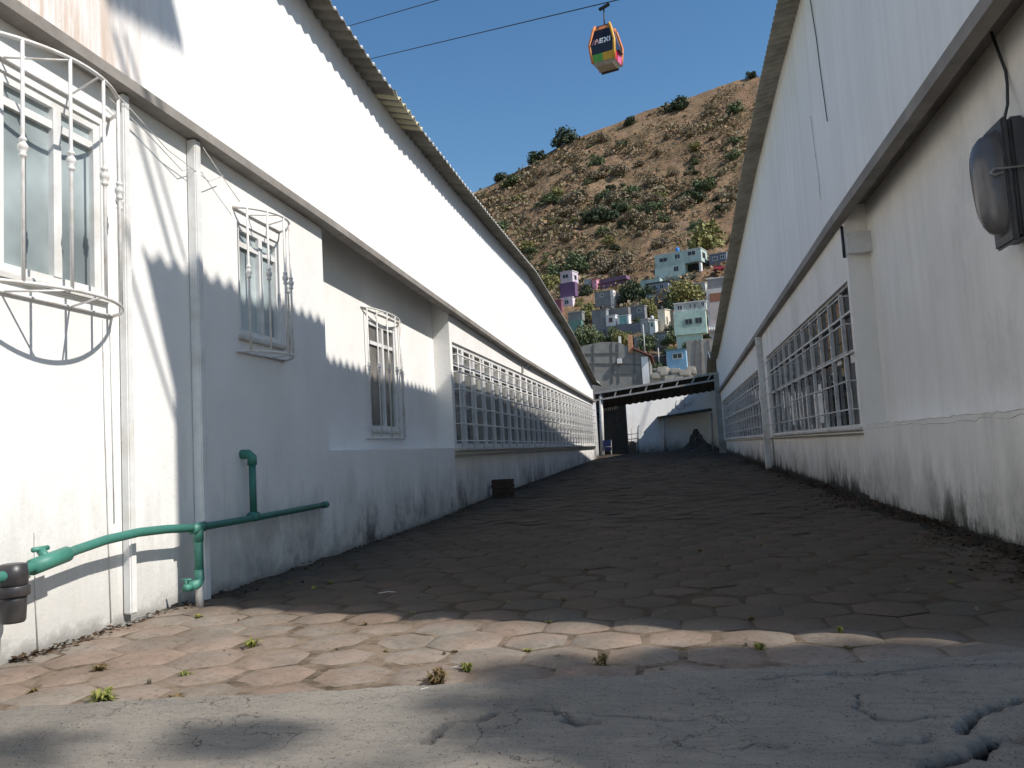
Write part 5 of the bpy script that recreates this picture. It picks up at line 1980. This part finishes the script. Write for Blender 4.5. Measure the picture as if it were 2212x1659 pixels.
# big concrete shed
h = House('block_shed', 'large bare concrete block shed with ribbed grid wall and white end pier', 1330, 824, -4, dist=96)
poly = [(1245, 826), (1245, 752), (1263, 745), (1300, 738), (1336, 739), (1368, 756), (1402, 772), (1402, 826)]
pp_ = [h.loc(a, b) for a, b in poly]
wz = MB()
wz.prism([(a, b - (4 if i in (0, 7) else 0)) for i, (a, b) in enumerate(pp_)], 0, 9)
wz.build('wall', M['concrete_far'], h.root)
rib = MB()
for (a, b), (c, d) in [((1245, 783), (1402, 789)), ((1245, 764), (1335, 762)), ((1283, 742), (1284, 826)), ((1322, 739), (1324, 826)), ((1368, 757), (1372, 826)), ((1335, 740), (1338, 826)), ((1325, 806), (1370, 806)), ((1400, 773), (1400, 826))]:
    (u0, v0), (u1, v1) = h.loc(a, b), h.loc(c, d)
    rib.tube([(u0, -0.03, v0), (u1, -0.03, v1)], 0.085, 4, square=True)
rib.build('ribs', paint((0.15, 0.145, 0.14)), h.root)
(u0, v0), (u1, v1) = h.loc(1384, 772), h.loc(1402, 826)
MB().box((u0, -.25, v1 - 4), (u1, -.08, v0)).build('end_pier', paint((0.78, 0.77, 0.74)), h.root)
rf = MB()
(u0, v0), (u1, v1) = h.loc(1366, 754), h.loc(1408, 772)
rf.add([(u0, -.6, v0), (u1, -.6, v1), (u1, 9, v1), (u0, 9, v0), (u0, -.6, v0 + .16), (u1, -.6, v1 + .16), (u1, 9, v1 + .16), (u0, 9, v0 + .16)], [(0, 3, 2, 1), (4, 5, 6, 7), (0, 1, 5, 4), (1, 2, 6, 5), (3, 0, 4, 7), (2, 3, 7, 6)])
rf.build('eave', paint((0.28, 0.10, 0.08)), h.root)
(u0, v0), (u1, v1) = h.loc(1355, 724), h.loc(1367, 762)
MB().box((u0, -.12, v1), (u1, .5, v0)).build('brick_stub', paint((0.56, 0.27, 0.13)), h.root)
(u0, v0), (u1, v1) = h.loc(1335, 726), h.loc(1341, 742)
MB().box((u0, .2, v1), (u1, .7, v0)).build('white_stub', paint((0.75, 0.72, 0.66)), h.root)
(u0, v0), (u1, v1) = h.loc(1333, 776), h.loc(1344, 786)
ac = MB()
ac.bbox((u0, -.5, v1), (u1, -.06, v0), .04)
ac.build('air_conditioner', paint((0.62, 0.61, 0.58)), h.root)
# retaining wall under the mint house
h = House('retaining_wall', 'beige rendered retaining wall with vertical joints below the big mint house', 1514, 812, -4, dist=104, cat='wall')
h.block(1486, 735, 1548, 812, 1, (0.36, 0.33, 0.29), 'wall', down=5)
rib = MB()
for a, b, c, d in [(1505, 735, 1501, 812), (1514, 733, 1516, 812), (1530, 735, 1536, 812)]:
    (u0, v0), (u1, v1) = h.loc(a, b), h.loc(c, d)
    rib.tube([(u0, -.02, v0), (u1, -.02, v1)], .10, 4, square=True)
rib.build('joints', paint((0.2, 0.18, 0.16)), h.root)
# rubble bank between shed and blue house
h = House('rubble_bank', 'pale rubble bank between the block shed and the blue house', 1440, 822, -4, dist=92, cat='rubble bank')
mb = MB()
rs = random.Random(8)
for i in range(60):
    a, b = rs.uniform(1404, 1490), rs.uniform(796, 826)
    u, v = h.loc(a, b)
    s = rs.uniform(.25, .7)
    mb.bbox((u - s, rs.uniform(0, 1.5), v - s * .6), (u + s, rs.uniform(1.6, 3), v + s * .5), .12, Matrix.Rotation(R(rs.uniform(-8, 8)), 4, 'Y'))
mb.build('rubble', paint((0.42, 0.38, 0.32)), h.root)
# utility poles among the houses
for a, (x, y0, y1, lb) in enumerate([(1425, 752, 800, 'thin pale post left of the small blue house'), (1393, 700, 760, 'thin utility pole right of the brick stub')]):
    p, r = hill_pt(x, y1)
    hgt = (y1 - y0) * r / F
    o = MB().tube([(p.x, p.y, p.z - 1), (p.x, p.y, p.z + hgt)], [.14, .1], 8).build('utility_pole', paint((0.5, 0.48, 0.45)))
    tag(o, lb, 'pole')


# ------------------------------------------------------------------ weeds, litter
def tuft(name, x, y, r, h, n, mat, label, group=None, z=None, spread=1.0):
    rs = random.Random(int(x * 1000) + int(y * 977))
    mb = MB()
    z0 = gz(x, y) - 0.012 if z is None else z
    for i in range(n):
        th = rs.uniform(0, 6.28)
        l = r * rs.uniform(.4, 1.0)
        bx, by = rs.uniform(-.2, .2) * r * spread, rs.uniform(-.12, .12) * r * spread
        hh = h * rs.uniform(.4, 1.0)
        w = 0.004 + 0.004 * rs.random()
        nx_, ny_ = -math.sin(th) * w, math.cos(th) * w
        c, s = math.cos(th) * l, math.sin(th) * l
        mb.add([(x + bx - nx_, y + by - ny_, z0), (x + bx + nx_, y + by + ny_, z0), (x + bx + c * .5 + nx_, y + by + s * .5 + ny_, z0 + hh), (x + bx + c * .5 - nx_, y + by + s * .5 - ny_, z0 + hh), (x + bx + c, y + by + s, z0 + hh * .75)], [(0, 1, 2, 3), (3, 2, 4)])
    o = mb.build(name, mat)
    tag(o, label, 'weed', group)
    return o


def wpx(px, py):
    p = onz(px, py, -0.9)
    return p.x, p.y


big_w = [(222, 1513, .085, .055, 60, 'weed', 'bright yellow green grass tuft at the edge of the concrete, largest weed at the left'),
         (945, 1476, .075, .075, 46, 'weed_dry', 'dry brown weed clump where sunlit pavers meet the concrete'),
         (1817, 1372, .03, .055, 16, 'weed', 'small bright green sprig lit at the right end of the sun strip'),
         (380, 1508, .06, .03, 26, 'weed_dry', 'dry weed in a joint right of the bright grass tuft'),
         (545, 1397, .07, .05, 40, 'weed', 'dark green weed clump in the sunlit pavers near the shadow edge'),
         (400, 1460, .05, .035, 24, 'weed', 'small green weed in the middle of the sunlit pavers'),
         (215, 1447, .055, .04, 30, 'weed_dry', 'straw coloured tuft left in the sunlit pavers'),
         (73, 1497, .035, .035, 20, 'weed_dry', 'tiny dry tuft near the left picture edge'),
         (1010, 1448, .05, .05, 28, 'weed', 'weed at the joint beside the sunlit round paver'),
         (1300, 1440, .05, .06, 30, 'weed_dry', 'dark dry weed in the dappled shade'),
         (1640, 1400, .04, .04, 24, 'weed', 'low weed just below the sun strip at right'),
         (2060, 1455, .06, .03, 30, 'weed', 'green weed in the shaded joint at the right'),
         (1710, 1480, .05, .03, 26, 'weed_dry', 'dry weed along the shaded concrete edge at right')]
for a, b, r_, h_, n, mt, lab in big_w:
    x, y = wpx(a, b)
    tuft('weed', x, y, r_, h_, n, M[mt], lab, 'weeds in the paving joints')
rs = random.Random(12)
for i in range(46):
    x = rs.uniform(-3.1, 1.6)
    y = rs.uniform(apron_y(x) + 0.1, 7.5)
    # snap to a hexagon corner
    row = round((y - 2.4) / rowh)
    yy = 2.4 + row * rowh + rad * 0.5
    off = S / 2 if row % 2 else 0
    xx = -4.0 + off + round((x + 4.0 - off) / S) * S + S / 2
    shade = yy > 5.0 - 0.45 * (xx + 3)
    tuft('weed', xx, yy, rs.uniform(.02, .045), rs.uniform(.01, .03), rs.randint(8, 18), M[rs.choice(['weed', 'weed_dry', 'weed_dry'])],
         'very small low weed in a joint of the paving', 'tiny weeds in the paving joints')
# leaf litter and soil piled along the foot of the right wall
rs = np.random.RandomState(3)
tv, tf = [], []
for i in range(11000):
    y = 3.5 + 24 * rs.rand() ** 1.5
    side = 1 if rs.rand() < 0.86 else -1
    wdt = 0.35 + 0.25 * math.sin(y * 1.3) + 0.15 * math.sin(y * 3.7)
    d = abs(rs.normal(0, max(wdt, 0.12) * (0.45 if side > 0 else 0.25)))
    if d > 1.1:
        continue
    x = (XR - 0.02 - d) if side > 0 else (XL + 0.02 + d)
    z = gz(x, y) + 0.075 * math.exp(-(d / 0.28) ** 2) * rs.uniform(0.1, 1) * (1 if side > 0 else .3) + 0.004
    s = rs.uniform(.006, .024)
    th = rs.uniform(0, 6.28)
    u = Vector((math.cos(th), math.sin(th), rs.uniform(-.5, .5))) * s
    v = Vector((-math.sin(th), math.cos(th), rs.uniform(-.5, .5))) * s * .6
    b = len(tv)
    p = Vector((x, y, z))
    tv += [tuple(p - u), tuple(p + v), tuple(p + u), tuple(p - v)]
    tf.append((b, b + 1, b + 2, b + 3))
me = bpy.data.meshes.new('leaf_litter')
me.from_pydata(tv, [], tf)
me.materials.append(M['litter'])
tag(link('leaf_litter', me), 'dark leaf litter and soil gathered along the foot of the walls', 'litter', kind='stuff')
nx, ny = 10, 160
ys = np.linspace(3.2, 30, ny)
us = np.linspace(0, 1, nx)
U, Y = np.meshgrid(us, ys)
wd = 0.30 + 0.22 * fbm(Y * 0.9, Y * 0 + 1, 31, 4)
X = XR + 0.06 - U * wd
Z = np.vectorize(gz)(X, Y) - 0.012 + (0.085 + 0.07 * fbm(Y * 1.7, U * 3, 33, 4)) * (1 - U) ** 1.6 + 0.02 * fbm(Y * 8, U * 6, 34, 3) * (1 - U)
struct(link('soil_bank', grid_mesh(X, Y, Z, 'soil_bank', simple('dark_soil', (0.040, 0.033, 0.022), 0.95, 0.6, 14, bump=1.0, dirt=(0.03, 0.034, 0.015)))), 'low bank of dark soil at the foot of the right wall')

# scattered crumbs, twigs on the pavers
rs = random.Random(21)
mb = MB()
for i in range(70):
    x = rs.uniform(-3.1, 2.0)
    y = rs.uniform(apron_y(x) - .4, 9)
    s = rs.uniform(.004, .014)
    m4 = Matrix.Translation((x, y, gz(x, y) + s * .4)) @ Euler((rs.uniform(0, 3), rs.uniform(0, 3), rs.uniform(0, 3))).to_matrix().to_4x4()
    mb.bbox((-s, -s * .8, -s * .6), (s, s * .8, s * .6), s * .3, m4)
tag(mb.build('crumbs', simple('grit', (0.20, 0.165, 0.125), 0.9, 0.5, 30)), 'small stones and crumbs scattered over the paving', 'grit', kind='stuff')
for a, (p0, p1, lab) in enumerate([((820, 1507), (885, 1490), 'pale curved twig on the sunlit pavers, nearest the concrete'), ((920, 1449), (968, 1446), 'short pale straw in the sunlit pavers, right of the twig'), ((750, 1287), (790, 1284), 'pale straw just inside the shadow edge')]):
    x0, y0 = wpx(p0[0] - 0, p0[1])
    x1, y1 = wpx(p1[0] - 0, p1[1])
    o = MB().tube([(x0 * .9, y0, -.888), ((x0 + x1) / 2 * .9, (y0 + y1) / 2 + .01, -.884), (x1 * .9, y1, -.888)], .0028, 5).build('twig', M['white_old'])
    tag(o, lab, 'twig')
p = onz(678, 1272, -0.895)
mb = MB()
mb.bbox((p.x - .02, p.y - .015, p.z), (p.x + .02, p.y + .015, p.z + .02), .008)
tag(mb.build('fallen_leaf', M['weed']), 'small yellow leaf lying in the shade near the left wall', 'leaf')

print('objects', len(bpy.data.objects))
